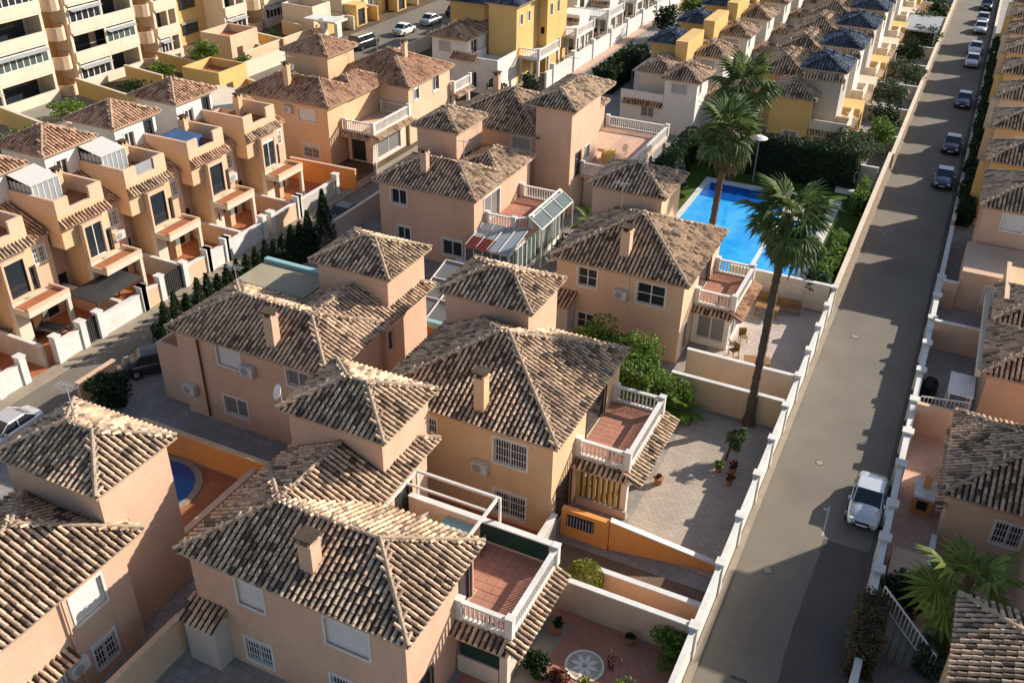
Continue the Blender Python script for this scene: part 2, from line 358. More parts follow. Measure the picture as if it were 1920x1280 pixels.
    def pent(s,x0,y0,x1,y1,z,d=.55,face='S',rise=.25,tile=None):
        """narrow lean-to strip of tiles along one wall; x0..x1,y0..y1 is the wall line"""
        tile=tile or s.tile; sl=math.hypot(d,rise); b=MB()
        if face=='S': o=(x0,y0-d,z);u=(1,0,0);up=(0,d/sl,rise/sl);W=x1-x0; q=[(x0,y0-d,z),(x1,y0-d,z),(x1,y0,z+rise),(x0,y0,z+rise)]
        elif face=='E': o=(x0+d,y0,z);u=(0,1,0);up=(-d/sl,0,rise/sl);W=y1-y0; q=[(x0+d,y0,z),(x0+d,y1,z),(x0,y1,z+rise),(x0,y0,z+rise)]
        elif face=='N': o=(x1,y0+d,z);u=(-1,0,0);up=(0,-d/sl,rise/sl);W=x1-x0; q=[(x1,y0+d,z),(x0,y0+d,z),(x0,y0,z+rise),(x1,y0,z+rise)]
        else: o=(x0-d,y1,z);u=(0,-1,0);up=(d/sl,0,rise/sl);W=y1-y0; q=[(x0-d,y1,z),(x0-d,y0,z),(x0,y0,z+rise),(x0,y1,z+rise)]
        b.quad(*q); lo=[(a[0],a[1],a[2]-.09) for a in q]; b.quad(*reversed(lo),1); 
        for i in range(4): b.quad(lo[i],lo[(i+1)%4],q[(i+1)%4],q[i],1)
        ro=b.build('tiled_canopy',['tile_bed','fascia'],s.root)
        s.pool.append((ro,tile,slope_tiles(o,u,up,W,sl+.1,0,0,s.lod)))
    def chimney(s,x,y,z0,z1,w=.5):
        b=MB(); b.box(x-w/2,y-w/2,z0,x+w/2,y+w/2,z1-.35,0); b.box(x-w/2-.06,y-w/2-.06,z1-.35,x+w/2+.06,y+w/2+.06,z1-.27,0)
        for a in (-1,1):
            for c in (-1,1): b.box(x+a*w*.38-.06,y+c*w*.38-.06,z1-.27,x+a*w*.38+.06,y+c*w*.38+.06,z1-.06,0)
        b.box(x-w*.3,y-w*.3,z1-.27,x+w*.3,y+w*.3,z1-.06,1)
        b.box(x-w/2-.08,y-w/2-.08,z1-.06,x+w/2+.08,y+w/2+.08,z1+.02,2)
        b.build('chimney',[s.wall,'void','tile_bed'],s.root)
    def ac(s,face,x,y,z):
        b=MB(); w,d,h=.85,.32,.6
        if face=='S': b.box(x-w/2,y-d-.05,z,x+w/2,y-.05,z+h,0); c=(x-.1,y-d-.06,z+h/2); b.tube(c,(c[0],c[1]-.02,c[2]),.24,.24,12,1); b.box(x-w/2-.05,y-d,z-.05,x+w/2+.05,y,z-.01,1)
        else: b.box(x+.05,y-w/2,z,x+d+.05,y+w/2,z+h,0); c=(x+d+.06,y-.1,z+h/2); b.tube(c,(c[0]+.02,c[1],c[2]),.24,.24,12,1); b.box(x,y-w/2-.05,z-.05,x+d,y+w/2+.05,z-.01,1)
        b.build('air_conditioner',['ac_white','grey_metal'],s.root)
    def rail(s,pts,z,h=1.0,single_b=False,posts=True,step=.2,solid=False):
        hb=MB(); base=MB()
        for (a,c) in zip(pts[:-1],pts[1:]):
            a=Vector((*a,0));c=Vector((*c,0)); d=(c-a).normalized(); sd=Vector((-d.y,d.x,0))
            def bar(B,za,zb,w):
                P=[a+sd*w,c+sd*w,c-sd*w,a-sd*w]; lo=[(p.x,p.y,za) for p in P]; hi=[(p.x,p.y,zb) for p in P]; B.quad(*lo[::-1]);B.quad(*hi)
                for i in range(4): B.quad(lo[(i+1)%4],lo[i],hi[i],hi[(i+1)%4])
            bar(hb,z+h-.1,z+h,.11); bar(base,z,z+.14,.09)
        hb.build('handrail',['white_paint'],s.root); base.build('rail_base',['white_paint'],s.root)
        if posts:
            for p in pts:
                b=MB(); b.box(p[0]-.15,p[1]-.15,z,p[0]+.15,p[1]+.15,z+h+.08); b.box(p[0]-.18,p[1]-.18,z+h+.08,p[0]+.18,p[1]+.18,z+h+.14); b.build('rail_post',['white_paint'],s.root)
        B=MB(); me=None
        for (a,c) in zip(pts[:-1],pts[1:]):
            L=math.hypot(c[0]-a[0],c[1]-a[1]); n=int(L/step)
            for i in range(1,n):
                x=a[0]+(c[0]-a[0])*i/n; y=a[1]+(c[1]-a[1])*i/n
                if single_b:
                    if me is None:
                        q=MB(); q.tube((0,0,0),(0,0,(h-.24)*.35),.035,.06,6,0,False); q.tube((0,0,(h-.24)*.35),(0,0,h-.24),.06,.03,6,0,False)
                        ob=q.build('baluster',['white_paint'],s.root,off=(0,0,0)); me=ob.data
                    else: ob=bpy.data.objects.new('baluster',me); sc.collection.objects.link(ob); ob.parent=s.root
                    ob.location=Vector((x,y,z+.14))-ORG(s.root)
                else: B.tube((x,y,z+.14),(x,y,z+h-.1),.05,.04,4,0,False)
        if B.v: B.build('balusters',['white_paint'],s.root)['kind']='stuff'
    def part(s,name,mb,mats): return mb.build(name,mats,s.root)
    def floor_tiles(s,x0,y0,x1,y1,z,mat,t=.42):
        nx=max(1,round((x1-x0)/t));ny=max(1,round((y1-y0)/t)); dx=(x1-x0)/nx;dy=(y1-y0)/ny; me=None
        for i in range(nx):
            for j in range(ny):
                if me is None:
                    q=MB(); q.box(-dx/2+.012,-dy/2+.012,0,dx/2-.012,dy/2-.012,.02,0,False); ob=q.build('floor_tile',[mat],s.root,off=(0,0,0)); me=ob.data
                else: ob=bpy.data.objects.new('floor_tile',me); sc.collection.objects.link(ob); ob.parent=s.root
                ob.location=Vector((x0+dx*(i+.5),y0+dy*(j+.5),z+random.uniform(0,.004)))-ORG(s.root)
    def done(s):
        if s.pick:
            allT=[(i,k) for i,(ro,ti,T) in enumerate(s.pool) for k in range(len(T))]
            cen=np.concatenate([T[:,:3,3] for _,_,T in s.pool]); nz=np.concatenate([T[:,:3,2] for _,_,T in s.pool])
            v=np.array(CAM)-cen; d=np.linalg.norm(v,axis=1); face=(v/d[:,None]*nz).sum(1); score=np.where(face>.15,d,1e6)
            # only tiles inside the picture
            R=np.array([rr,dd,fw]); q=(-v)@R.T; px=960+1793*q[:,0]/q[:,2]; py=640+1793*q[:,1]/q[:,2]
            score=np.where((px<0)|(px>1920)|(py<0)|(py>1280),1e6,score)
            idx=np.argsort(score)[:300]; sel={allT[i] for i in idx if score[i]<1e5}
        for i,(ro,ti,T) in enumerate(s.pool):
            keep=np.ones(len(T),bool)
            if s.pick:
                og=Matrix.Translation(-ORG(ro)); me=tile_mesh(ti)
                for k in range(len(T)):
                    if (i,k) in sel:
                        keep[k]=False; ob=bpy.data.objects.new('roof_tile',me); sc.collection.objects.link(ob); ob.parent=ro; ob.matrix_local=og@Matrix(T[k].tolist())
            tiles_mesh('roof_tiles',ti,T[keep],s.lod,ro)
        return s.root
# ------------------------------------------------------------------ plants
def leaves(name,mat,pts,size,parent,up=.3,rng=rng,asp=.55):
    """leaf quads at pts (N,3) world"""
    n=len(pts); a=rng.normal(size=(n,3)); a[:,2]*=.6; a/=np.linalg.norm(a,axis=1)[:,None]
    c=rng.normal(size=(n,3)); b=np.cross(a,c); b/=np.linalg.norm(b,axis=1)[:,None]
    s=size*(.6+.8*rng.random((n,1))); A=a*s; B=b*s*asp
    P=np.stack([pts-A,pts+B*.9,pts+A,pts-B*.9],1).reshape(-1,3)-np.array(ORG(parent))
    me=bpy.data.meshes.new(name); me.vertices.add(n*4); me.vertices.foreach_set('co',P.astype(np.float32).ravel())
    me.loops.add(n*4); me.loops.foreach_set('vertex_index',np.arange(n*4,dtype=np.int32)); me.polygons.add(n)
    me.polygons.foreach_set('loop_start',np.arange(0,n*4,4,dtype=np.int32)); me.polygons.foreach_set('loop_total',np.full(n,4,np.int32)); me.update(calc_edges=True)
    me.materials.append(MT[mat]); ob=bpy.data.objects.new(name,me); sc.collection.objects.link(ob); ob.parent=parent; return ob
def blob_pts(c,r,n,clumps=14,hollow=.45):
    c=np.array(c,float); r=np.array(r,float) if np.ndim(r) else np.array([r,r,r],float)
    K=rng.normal(size=(clumps,3)); K/=np.linalg.norm(K,axis=1)[:,None]; K*=rng.random((clumps,1))**.4*.8
    i=rng.integers(0,clumps,n); q=rng.normal(size=(n,3)); q/=np.linalg.norm(q,axis=1)[:,None]; q*=(hollow+(1-hollow)*rng.random((n,1))**.5)*(.26+.2*rng.random((clumps,1))[i])
    return c+(K[i]+q)*r
def bush(name,label,cat,x,y,r,h,n=1400,mat='leaf_green',size=.10,group=None,z0=0,clumps=18):
    t=thing(name,label,cat,(x,y,z0),group)
    b=MB()
    for k in range(4):
        a=random.random()*6.28; b.tube((x+.05*math.cos(a),y+.05*math.sin(a),z0),(x+r*.45*math.cos(a),y+r*.45*math.sin(a),z0+h*.6),.04,.02,5)
    b.build('stem',['trunk'],t)
    leaves('foliage',mat,blob_pts((x,y,z0+h*.52),(r*1.05,r*1.05,h*.55),n,clumps),size,t); return t
def tree(label,x,y,h,r,mat='leaf_green',n=3500,size=.13,group=None,ch=.5,z0=0):
    t=thing('tree',label,'tree',(x,y,z0),group); b=MB(); b.tube((x,y,z0),(x+.1,y,z0+h*.45),.16,.11,8)
    for k in range(6):
        a=k*1.05+random.random(); b.tube((x+.1,y,z0+h*.42),(x+r*.6*math.cos(a),y+r*.6*math.sin(a),z0+h*(.62+.2*random.random())),.08,.03,6)
    b.build('trunk',['trunk'],t); leaves('crown',mat,blob_pts((x,y,z0+h*(1-ch/2)),(r*1.1,r*1.1,h*ch*.6),n,26),size,t); return t
def hedge(label,x0,y0,x1,y1,h,mat='leaf_dark',dens=110,size=.11,wob=.12,cat='hedge',name='hedge',spiky=False,group=None):
    t=thing(name,label,cat,((x0+x1)/2,(y0+y1)/2,0),group)
    b=MB(); b.box(x0+.12,y0+.12,0,x1-.12,y1-.12,h-.25); b.build('branches',['leaf_dark'],t)
    W,D=x1-x0,y1-y0; area=2*(W+D)*h+W*D; n=int(area*dens); P=np.zeros((n,3))
    q=rng.random(n)*area; a=W*D
    top=q<a; m=~top
    P[top]=np.stack([x0+rng.random(top.sum())*W,y0+rng.random(top.sum())*D,np.full(top.sum(),h)],1)
    k=m.sum(); per=rng.random(k)*2*(W+D); px=np.where(per<W,x0+per,np.where(per<W+D,x1,np.where(per<2*W+D,x1-(per-W-D),x0))); py=np.where(per<W,y0,np.where(per<W+D,y0+(per-W),np.where(per<2*W+D,y1,y1-(per-2*W-D))))
    P[m]=np.stack([px,py,rng.random(k)*h],1)
    P+=rng.normal(size=(n,3))*.05
    ph=np.sin(P[:,0:1]*3.1+1.3*np.sin(P[:,1:2]*1.7))*np.cos(P[:,1:2]*2.7+P[:,2:3]*2)*wob
    P+=ph*np.array([[1,1,.8]])
    if spiky: P[:,2]+=np.where(P[:,2]>h*.6,np.abs(np.sin(P[:,1]*2.3+P[:,0]*3))**5*1.3*rng.random(n),0)
    leaves('foliage',mat,P,size,t); return t
def frond_mesh(L=1.5,droop=.5,fan=True,mat='leaf_palm'):
    b=MB(); n=15 if fan else 0
    pet=L*.5
    P=lambda u,v,w:(v,u,w)
    if fan:
        zp=lambda d:.0-.10*d*d*droop
        b.tube((0,0,0),(0,pet,zp(pet)+.0),.025,.018,4,0,False)
        R=L*.62
        for i in range(n):
            a0=rad(-112+224*i/n);a1=rad(-112+224*(i+1)/n);am=(a0+a1)/2; ln=R*(.80+.2*math.cos(am*.8))*random.uniform(.85,1.06)
            pts=[]
            c=(0,pet,zp(pet))
            def pt(a,r,dz): 
                x=r*math.sin(a);y=pet+r*math.cos(a); return (x,y,zp(pet)-droop*.42*(r/R)**2*R+dz)
            b.poly([c,pt(a0,ln*.6,-.03),pt(am,ln*.62,.05)]);b.poly([c,pt(am,ln*.62,.05),pt(a1,ln*.6,-.03)])
            b.poly([pt(a0,ln*.6,-.03),pt(am,ln*1.0,-.30*droop*random.uniform(.3,1.3)),pt(am,ln*.62,.05)]);b.poly([pt(am,ln*.62,.05),pt(am,ln*1.0,-.30*droop*random.uniform(.3,1.3)),pt(a1,ln*.6,-.03)])
    else:
        pts=[]
        for i in range(9):
            u=i/8; pts.append((0,L*u,L*(.32*u-.62*droop*u*u)))
        for i in range(8): b.tube(pts[i],pts[i+1],.025*(1-i/9),.025*(1-(i+1)/9),3,0,False)
        for i in range(26):
            u=.12+.88*i/25; k=min(7,int(u*8)); fr=u*8-k; c=Vector(pts[k]).lerp(Vector(pts[k+1]),fr); ll=L*.30*math.sin(math.pi*min(1,u*.85+.12))
            for sgn in(-1,1):
                e=c+Vector((sgn*ll*.85,ll*.55,-.10*ll)); w=Vector((0,.05,0)); b.poly([tuple(c-w),tuple(e),tuple(c+w)])
    me=bpy.data.meshes.new('frond'); me.from_pydata(b.v,[],b.f); me.materials.append(MT[mat]); return me
FR={}
def palm(label,x,y,h,r=1.7,n=62,fan=True,tr=.22,group=None,dead=20,mat='leaf_palm',droop=.9,lean=(0,0)):
    t=thing('palm_tree',label,'palm tree',(x,y,0),group); b=MB()
    seg=max(4,int(h/.17)); 
    for i in range(seg):
        z=h*i/seg; rr0=tr*(1.25-.35*min(1,z/2))*random.uniform(.9,1.12); u0_,u1_=(i/seg)**1.4,((i+1)/seg)**1.4; b.tube((x+lean[0]*u0_,y+lean[1]*u0_,z),(x+lean[0]*u1_,y+lean[1]*u1_,z+h/seg),rr0*1.05,rr0*.9,9,0,i==seg-1)
    b.build('trunk',['trunk'],t)
    key=(r,fan,droop,mat)
    if key not in FR: FR[key]=[frond_mesh(r,droop,fan,mat) for _ in range(3)]
    if ('dry',r,fan) not in FR: FR[('dry',r,fan)]=[frond_mesh(r*.8,1.2,fan,'leaf_dry')]
    for i in range(n+dead):
        dry=i>=n; ph=i*2.39996
        if dry: el=rad(random.uniform(-80,-55))
        else: el=rad(82-130*((i+.5)/n)**.85+random.uniform(-14,12))
        me=random.choice(FR[('dry',r,fan)] if dry else FR[key]); ob=bpy.data.objects.new('frond',me); sc.collection.objects.link(ob); ob.parent=t
        s=random.uniform(.68,1.16); d=Vector((math.cos(ph)*math.cos(el),math.sin(ph)*math.cos(el),math.sin(el)))
        side=d.cross(Vector((0,0,1))); side.normalize(); up=side.cross(d)
        M=Matrix(((side.x,d.x,up.x,lean[0]),(side.y,d.y,up.y,lean[1]),(side.z,d.z,up.z,h-(.25 if not dry else .4)-.25*(i/n)),(0,0,0,1)))
        roll=Matrix.Rotation(random.uniform(-.5,.5),4,'Y'); ob.matrix_local=M@roll@Matrix.Scale(s,4)
    return t
# ------------------------------------------------------------------ car
def make_car(label,loc,rz,paint='car_silver',kind='sedan'):
    """car pointing to -Y at rz=0"""
    t=thing('parked_car',label,'car',(0,0,0)); W=.84
    if kind=='van': prof=[(-2.3,.45,.62),(-2.2,.85,.76),(-1.5,1.15,.84),(-1.0,1.2,.88),(1.9,1.2,.88),(2.25,1.15,.85),(2.3,.5,.8)]; cab=[(-1.45,1.12),(-.75,1.85),(2.0,1.85),(2.22,1.15)]; ln=2.3
    else: prof=[(-1.98,.42,.60),(-1.93,.66,.70),(-1.6,.80,.79),(-.95,.95,.83),(0,.98,.84),(1.1,.96,.83),(1.5,.95,.80),(1.86,.90,.72),(1.96,.55,.66)]; cab=[(-1.0,.93),(-.28,1.42),(.75,1.43),(1.42,.95)]; ln=2
    b=MB(); rings=[]
    for (y,z,hw) in prof:
        zb=.24 if abs(y)<1.75 else .32
        ring=[(-hw*.94,y,zb),(-hw,y,zb+(z-zb)*.45),(-hw*.97,y,zb+(z-zb)*.82),(-hw*.80,y,z),(-hw*.3,y,z+.035),(hw*.3,y,z+.035),(hw*.80,y,z),(hw*.97,y,zb+(z-zb)*.82),(hw,y,zb+(z-zb)*.45),(hw*.94,y,zb)]
        rings.append(ring)
    n0=0
    for r in rings: b.v+=r
    for i in range(len(rings)-1):
        for k in range(9): a=i*10+k; b.f.append((a,a+1,a+11,a+10)); b.m.append(0)
    b.f.append(tuple(range(0,10))); b.m.append(0); L=(len(rings)-1)*10; b.f.append(tuple(L+9-i for i in range(10))); b.m.append(0)
    body=b.build('body',[paint],t,True)
    tw=.62; bw=W*.93 if kind!='van' else .86; (ya,za),(yb,zb_),(yc,zc),(yd,zd)=cab
    tw=.62 if kind!='van' else .76
    A0,A1=(-bw*.86,ya,za),(bw*.86,ya,za);B0,B1=(-tw,yb,zb_),(tw,yb,zb_);C0,C1=(-tw,yc,zc),(tw,yc,zc);D0,D1=(-bw*.84,yd,zd),(bw*.84,yd,zd)
    M0,M1=(-bw,ya+.25,za),(bw,ya+.25,za); N0,N1=(-bw,yd-.2,zd),(bw,yd-.2,zd)
    q=MB(); q.quad(B0,B1,C1,C0); 
    for s_ in (-1,1):
        e=[(s_*tw,yb,zb_),(s_*tw,yc,zc),(s_*(tw+.05),yc,zc-.07),(s_*(tw+.05),yb,zb_-.07)]; q.quad(*(e if s_>0 else e[::-1]))
    q.box(-tw,yb,zb_-.02,tw,yc,zb_+.025); q.build('roof_panel',[paint],t,False)
    g=MB(); g.quad(A0,A1,B1,B0); g.build('windscreen',['glass_dark'],t)
    g=MB(); g.quad(C0,C1,D1,D0); g.build('rear_window',['glass_dark'],t)
    for s_ in(-1,1):
        g=MB(); P=[(s_*bw*.86,ya,za),(s_*bw,ya+.3,za),(s_*bw,yd-.2,zd),(s_*bw*.84,yd,zd),(s_*tw,yc,zc),(s_*tw,yb,zb_)]
        if s_<0: P=P[::-1]
        g.poly(P); g.build('side_window',['glass_dark'],t)
        g=MB()
        for (a,c) in (((s_*bw*.87,ya,za),(s_*(tw+.01),yb,zb_)),((s_*bw*.85,yd,zd),(s_*(tw+.01),yc,zc)),((s_*(bw+.005),(ya+yd)/2,za),(s_*(tw+.01),(yb+yc)/2,zb_))): g.tube(a,c,.035,.035,5)
        g.build('pillar',[paint],t)
        g=MB(); g.box(s_*(bw-.02),ya+.2,za-.02,s_*(bw+.16),ya+.32,za+.12); g.build('mirror',[paint],t)
        y0=prof[0][0]; g=MB(); g.box(s_*.38,y0+.0,.58,s_*.64,y0+.16,.71); g.build('headlight',['lamp_glass'],t)
        y1=prof[-1][0]; g=MB(); g.box(s_*.48,y1-.12,.62,s_*.68,y1-.005,.82); g.build('tail_light',['car_red'],t)
        for yy in(-1.25 if kind!='van' else -1.45,1.22 if kind!='van' else 1.4):
            g=MB(); g.tube((s_*.64,yy,.31),(s_*.86,yy,.31),.31,.31,16); tw_=g.build('wheel',['rubber'],t)
            g=MB(); g.tube((s_*.855,yy,.31),(s_*.875,yy,.31),.19,.17,12); g.build('rim',['chrome'],tw_)
    g=MB(); g.box(-.42,prof[0][0]-.03,.30,.42,prof[0][0]+.05,.40); g.box(-.34,prof[0][0]-.02,.52,.34,prof[0][0]+.05,.6); g.build('grille',['rubber'],t)
    g=MB(); g.box(-.26,prof[0][0]-.05,.40,.26,prof[0][0]-.02,.50); g.build('number_plate',['white_paint'],t)
    t.location=loc; t.rotation_euler=(0,0,rz); return t
# ------------------------------------------------------------------ walls & small things
def gwall(label,x0,y0,x1,y1,h=1.5,t=.22,mat='stucco_peach',cap='white_paint',z0=0,group=None,name='garden_wall',capw=.03,cat='wall',h2=None):
    a=Vector((x0,y0,0));c=Vector((x1,y1,0)); d=(c-a).normalized(); s=Vector((-d.y,d.x,0)); h2=h if h2 is None else h2
    th=thing(name,label,cat,(x0,y0,z0),group)
    def pr(w,ha0,ha1,hb0,hb1,e=0):
        A=a-d*e;C=c+d*e; b=MB(); lo=[(A+s*w,ha0),(A-s*w,ha0),(C-s*w,hb0),(C+s*w,hb0)]; lo=[(p.x,p.y,z0+z) for p,z in lo]
        hi=[(A+s*w,ha1),(A-s*w,ha1),(C-s*w,hb1),(C+s*w,hb1)]; hi=[(p.x,p.y,z0+z) for p,z in hi]
        b.quad(*lo[::-1]);b.quad(*hi)
        for i in range(4): b.quad(lo[i],lo[(i+1)%4],hi[(i+1)%4],hi[i])
        return b
    pr(t/2,0,h,0,h2).build('wall_body',[mat],th)
    if cap: pr(t/2+capw,h,h+.07,h2,h2+.07,.03).build('coping',[cap],th)
    return th
def pot(x,y,r,h,label,plant='leaf_green',z0=0,pr=.35,group=None):
    t=thing('potted_plant',label,'potted plant',(x,y,z0),group); b=MB(); b.tube((x,y,z0),(x,y,z0+h),r*.75,r,10); b.tube((x,y,z0+h-.05),(x,y,z0+h+.01),r*1.1,r*1.12,10); b.build('pot',['terracotta_pot'],t)
    leaves('foliage',plant,blob_pts((x,y,z0+h+pr*.7),(pr,pr,pr*.9),260,6),.08,t); return t
# ================================================================== SETTING
sheet('ground','soil',-260,-40,160,420,-.012)
sheet('yard_paving','paver_grey',-41.9,8,-4.35,300,-.006)
sheet('right_yard_paving','paver_grey',1.7,8,30,300,-.006)
sheet('road','asphalt',-4.35,0,1.45,400,0)
sheet('back_street','asphalt',-46.1,0,-42.1,400,0)
sheet('far_street','asphalt',-76,74,-64,400,.0)
b=MB(); b.box(-4.62,0,-.01,-4.3,300,.09); struct('kerb',b,'kerb')
b=MB(); b.box(1.3,0,-.01,1.55,300,.06); struct('kerb',b,'road_dark')
b=MB(); b.box(-46.6,0,-.01,-45.6,300,.1); struct('pavement',b,'kerb')
b=MB(); b.box(-42.6,0,-.01,-41.7,300,.1); struct('pavement',b,'kerb')
# road marks: dark band, seam, faded paint, manholes
def patch(x0,y0,x1,y1,z=.004,mat='road_dark',j=.12,name='road_dark_band'):
    b=MB(); n=14; top=[(x0+(x1-x0)*i/n,y1+random.uniform(-j,j),z) for i in range(n+1)]; bot=[(x0+(x1-x0)*i/n,y0+random.uniform(-j,j),z) for i in range(n+1)]
    for i in range(n): b.quad(bot[i],bot[i+1],top[i+1],top[i])
    return struct(name,b,mat)
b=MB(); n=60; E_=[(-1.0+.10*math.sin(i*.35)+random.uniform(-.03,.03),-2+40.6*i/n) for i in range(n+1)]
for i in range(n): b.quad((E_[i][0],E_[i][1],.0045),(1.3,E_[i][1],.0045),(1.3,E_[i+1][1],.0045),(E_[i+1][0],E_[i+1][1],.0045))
struct('road_dark_band',b,'road_dark')  # darker band over the right part of the road, wavy left edge
def crack(pts,w=.025):
    b=MB()
    for (xa,ya),(xb,yb) in zip(pts[:-1],pts[1:]):
        d=Vector((xb-xa,yb-ya,0)).normalized(); s_=Vector((-d.y,d.x,0))*w; b.quad((xa-s_.x,ya-s_.y,.005),(xa+s_.x,ya+s_.y,.005),(xb+s_.x,yb+s_.y,.005),(xb-s_.x,yb-s_.y,.005))
    struct('road_crack',b,'road_dark')
b=MB(); b.quad((-1.05,38.8,.006),(-.95,38.8,.006),(-1.02,41.2,.006),(-1.12,41.2,.006)); b.quad((-1.32,40.75,.006),(-1.09,40.78,.006),(-1.1,41.0,.006),(-1.33,40.97,.006)); struct('road_marking',b,'shutter_grey')
for x,y,r in((-2.6,59.3,.32),(-2.9,35.2,.28),(-3.1,77,.3),(-44.2,37.6,.3),(-2.2,44.6,.25)):
    b=MB(); b.tube((x,y,-.02),(x,y,.008),r,r,18); b.tube((x,y,.008),(x,y,.012),r*.78,r*.78,18,1); struct('manhole_cover',b,['road_dark','concrete'])
b=MB(); b.box(-2.9,28.3,-.01,-2.2,28.45,.01); b.box(-4.1,26.0,-.008,-3.3,26.6,.01); struct('drain_cover',b,'dark_metal')
sheet('driveway','paver_beige',-10.0,33.5,-4.75,46.2,.006)
sheet('lane_paving','paver_brown',-13,30.55,-4.75,32.5,.006)
sheet('planting_bed','soil',-11,28.8,-4.75,30.3,.01)
sheet('front_yard','paver_red',-13,20,-4.75,28.5,.006)
b=MB()
b.quad((-11.2,22.5,.012),(-10.3,22.5,.012),(-10.0,27.9,.012),(-11.2,27.9,.012)); struct('step_paving',b,'concrete')
sheet('patio','paver_pale',-11,50.3,-4.75,61.3,.006)
sheet('lawn','grass',-24,62.5,-4.9,86,.004)
sheet('garden_floor','terracotta_floor',-36.5,23.5,-26,29.1,.006)
sheet('side_yard','paver_grey',-41.9,29.4,-35.5,37.5,.006)
sheet('terrace_paving','terracotta_floor',-27,29,-13,33,.0)
sheet('row_yard','terracotta_floor',-60,24,-46.7,66,.004)
sheet('right_garden_floor','paver_pink',1.8,34.5,8,50,.006)
sheet("upper_garden","concrete",-88,40,-76,74,.0)
# ---------------- pool
b=MB(); b.box(-19.3,62.6,0,-7.2,82.0,.06); struct('pool_deck',b,'white_paint')
b=MB(); b.box(-18.75,63.5,.02,-11.45,80.9,.075)
struct('pool_water',b,'pool_water')
b=MB(); b.box(-11.1,63.9,.02,-8.0,76,.076); struct('small_pool_water',b,'pool_water')
b=MB(); b.quad((-18.7,77.5,.079),(-11.5,77.2,.079),(-11.5,80.85,.079),(-18.7,80.85,.079)); struct('deep_pool_water',b,'pool_deep')
# ================================================================== HOUSES
TW=lambda: None
def tower(H,x0,y0,x1,y1,zb=4.5,ze=8.0,ops=(),p=.45,wall=None,tile=None):
    H.block(x0+.35,y0+.35,x1-.35,y1-.35,zb,ze,ops,mat=wall,top=False); H.roof(x0,y0,x1,y1,ze,p,tile=tile)
# ---- F : front centre
H=House('villa','pink tile-roofed villa nearest the camera, terrace and white pergola at its side','house',(-18.5,23),'tile-roofed villas of the middle block',pick=True,lod=0,wall='stucco_pink')
H.excl=[(-23.6,26.9,-18.6,30.9,8)]
H.block(-23.5,19.85,-13.4,25.15,0,5.7,[('S',-21.2,-19.95,3.75,5.1,'shutter'),('S',-17.0,-15.05,3.6,5.0,'shutter'),('S',-21.25,-19.95,.45,1.75,'grille'),('S',-17.0,-15.2,.4,1.8,'grille'),('E',20.4,21.6,.1,2.3,'door_dark'),('E',24.0,24.9,3.0,5.1,'door_dark')],top=False)
H.block(-23.5,25.16,-18.35,29.9,0,5.7,[('E',27.2,28.4,3.0,5.0,'door_dark')],top=False)
H.roof(-23.85,19.5,-13.05,25.5,5.7); H.excl.append((-24.2,19,-17.8,22.5,9)); H.roof(-23.8,19.56,-18.0,30.6,5.7,sides='ENW',hips='N'); H.excl.pop()
tower(H,-24.0,26.6,-18.4,31.2)
H.chimney(-18.1,20.8,5.9,7.9,.62)
b=MB(); b.tube((-18.9,23.3,6.9),(-18.1,21.4,6.75),.035,.035,5); H.part('pipe',b,'white_paint')
b=MB(); b.box(-18.34,25.3,2.7,-10.9,28.15,3.0); b.box(-13.39,23.6,2.7,-10.9,25.29,3.001); H.part('terrace_slab',b,'stucco_pink')
H.floor_tiles(-18.2,25.4,-11.1,28.0,3.0,'paver_red'); H.floor_tiles(-13.3,23.75,-11.1,25.38,3.0,'paver_red')
H.rail([(-13.25,23.7),(-11.0,23.7),(-11.0,28.2)],3.0,single_b=True)
b=MB(); b.box(-18.3,28.1,3.0,-11.2,28.3,4.05); H.part('parapet',b,'stucco_cream'); b=MB(); b.box(-18.3,28.05,4.05,-11.2,28.36,4.12); H.part('parapet_cap',b,'white_paint')
b=MB(); b.box(-14.6,28.05,3.1,-11.3,28.09,4.0); H.part('screen',b,'green_cloth')
H.pent(-13.39,23.6,-10.9,23.6,2.62,.6,'S',.28); H.pent(-10.9,23.1,-10.9,28.2,2.62,.6,'E',.28)
b=MB(); b.box(-11.35,23.5,0,-11.0,23.85,2.7); H.part('porch_column',b,'stucco_cream'); b=MB(); b.box(-11.35,27.8,0,-11.0,28.15,2.7); H.part('porch_column',b,'stucco_cream')
b=MB(); b.box(-11.3,23.9,0,-11.1,27.75,1.0); b.box(-13.3,23.5,0,-11.4,23.7,1.0); H.part('porch_wall',b,'stucco_cream')
b=MB(); b.box(-11.28,23.9,1.0,-11.2,27.75,2.1); H.part('porch_screen',b,'green_cloth'); b=MB(); b.box(-13.2,23.58,1.0,-11.4,23.62,2.0); H.part('porch_screen',b,'green_cloth')
H.block(-23.7,19.05,-22.1,19.84,0,2.5,(),mat='stucco_grey'); H.pent(-23.85,19.84,-21.95,19.84,2.52,1.05,'S',.45)
b=MB(); 
for a in((-18.1,28.6,3),(-13.9,28.6,3),(-14.0,25.6,3),(-18.1,25.7,3)): b.box(a[0]-.05,a[1]-.05,a[2],a[0]+.05,a[1]+.05,5.2)
b.box(-18.15,28.52,5.2,-13.85,28.64,5.32); b.box(-14.06,25.5,5.2,-13.94,28.5,5.32); b.box(-18.15,27.6,5.2,-14.1,27.68,5.3); b.box(-18.15,25.6,5.2,-18.03,28.5,5.32); 
t=tag(b.build('pergola',['white_paint'],None,off=(-16,27,3)),'white metal pergola frame over the terrace of the nearest pink villa','pergola')
b=MB(); b.box(-16.3,27.0,3.72,-14.8,28.0,3.76,0); b2=b
g=thing('glass_table','pale glass table on the red terrace under the white pergola','table',(-15.5,27.5,3.02)); b.build('table_top',['turquoise'],g)
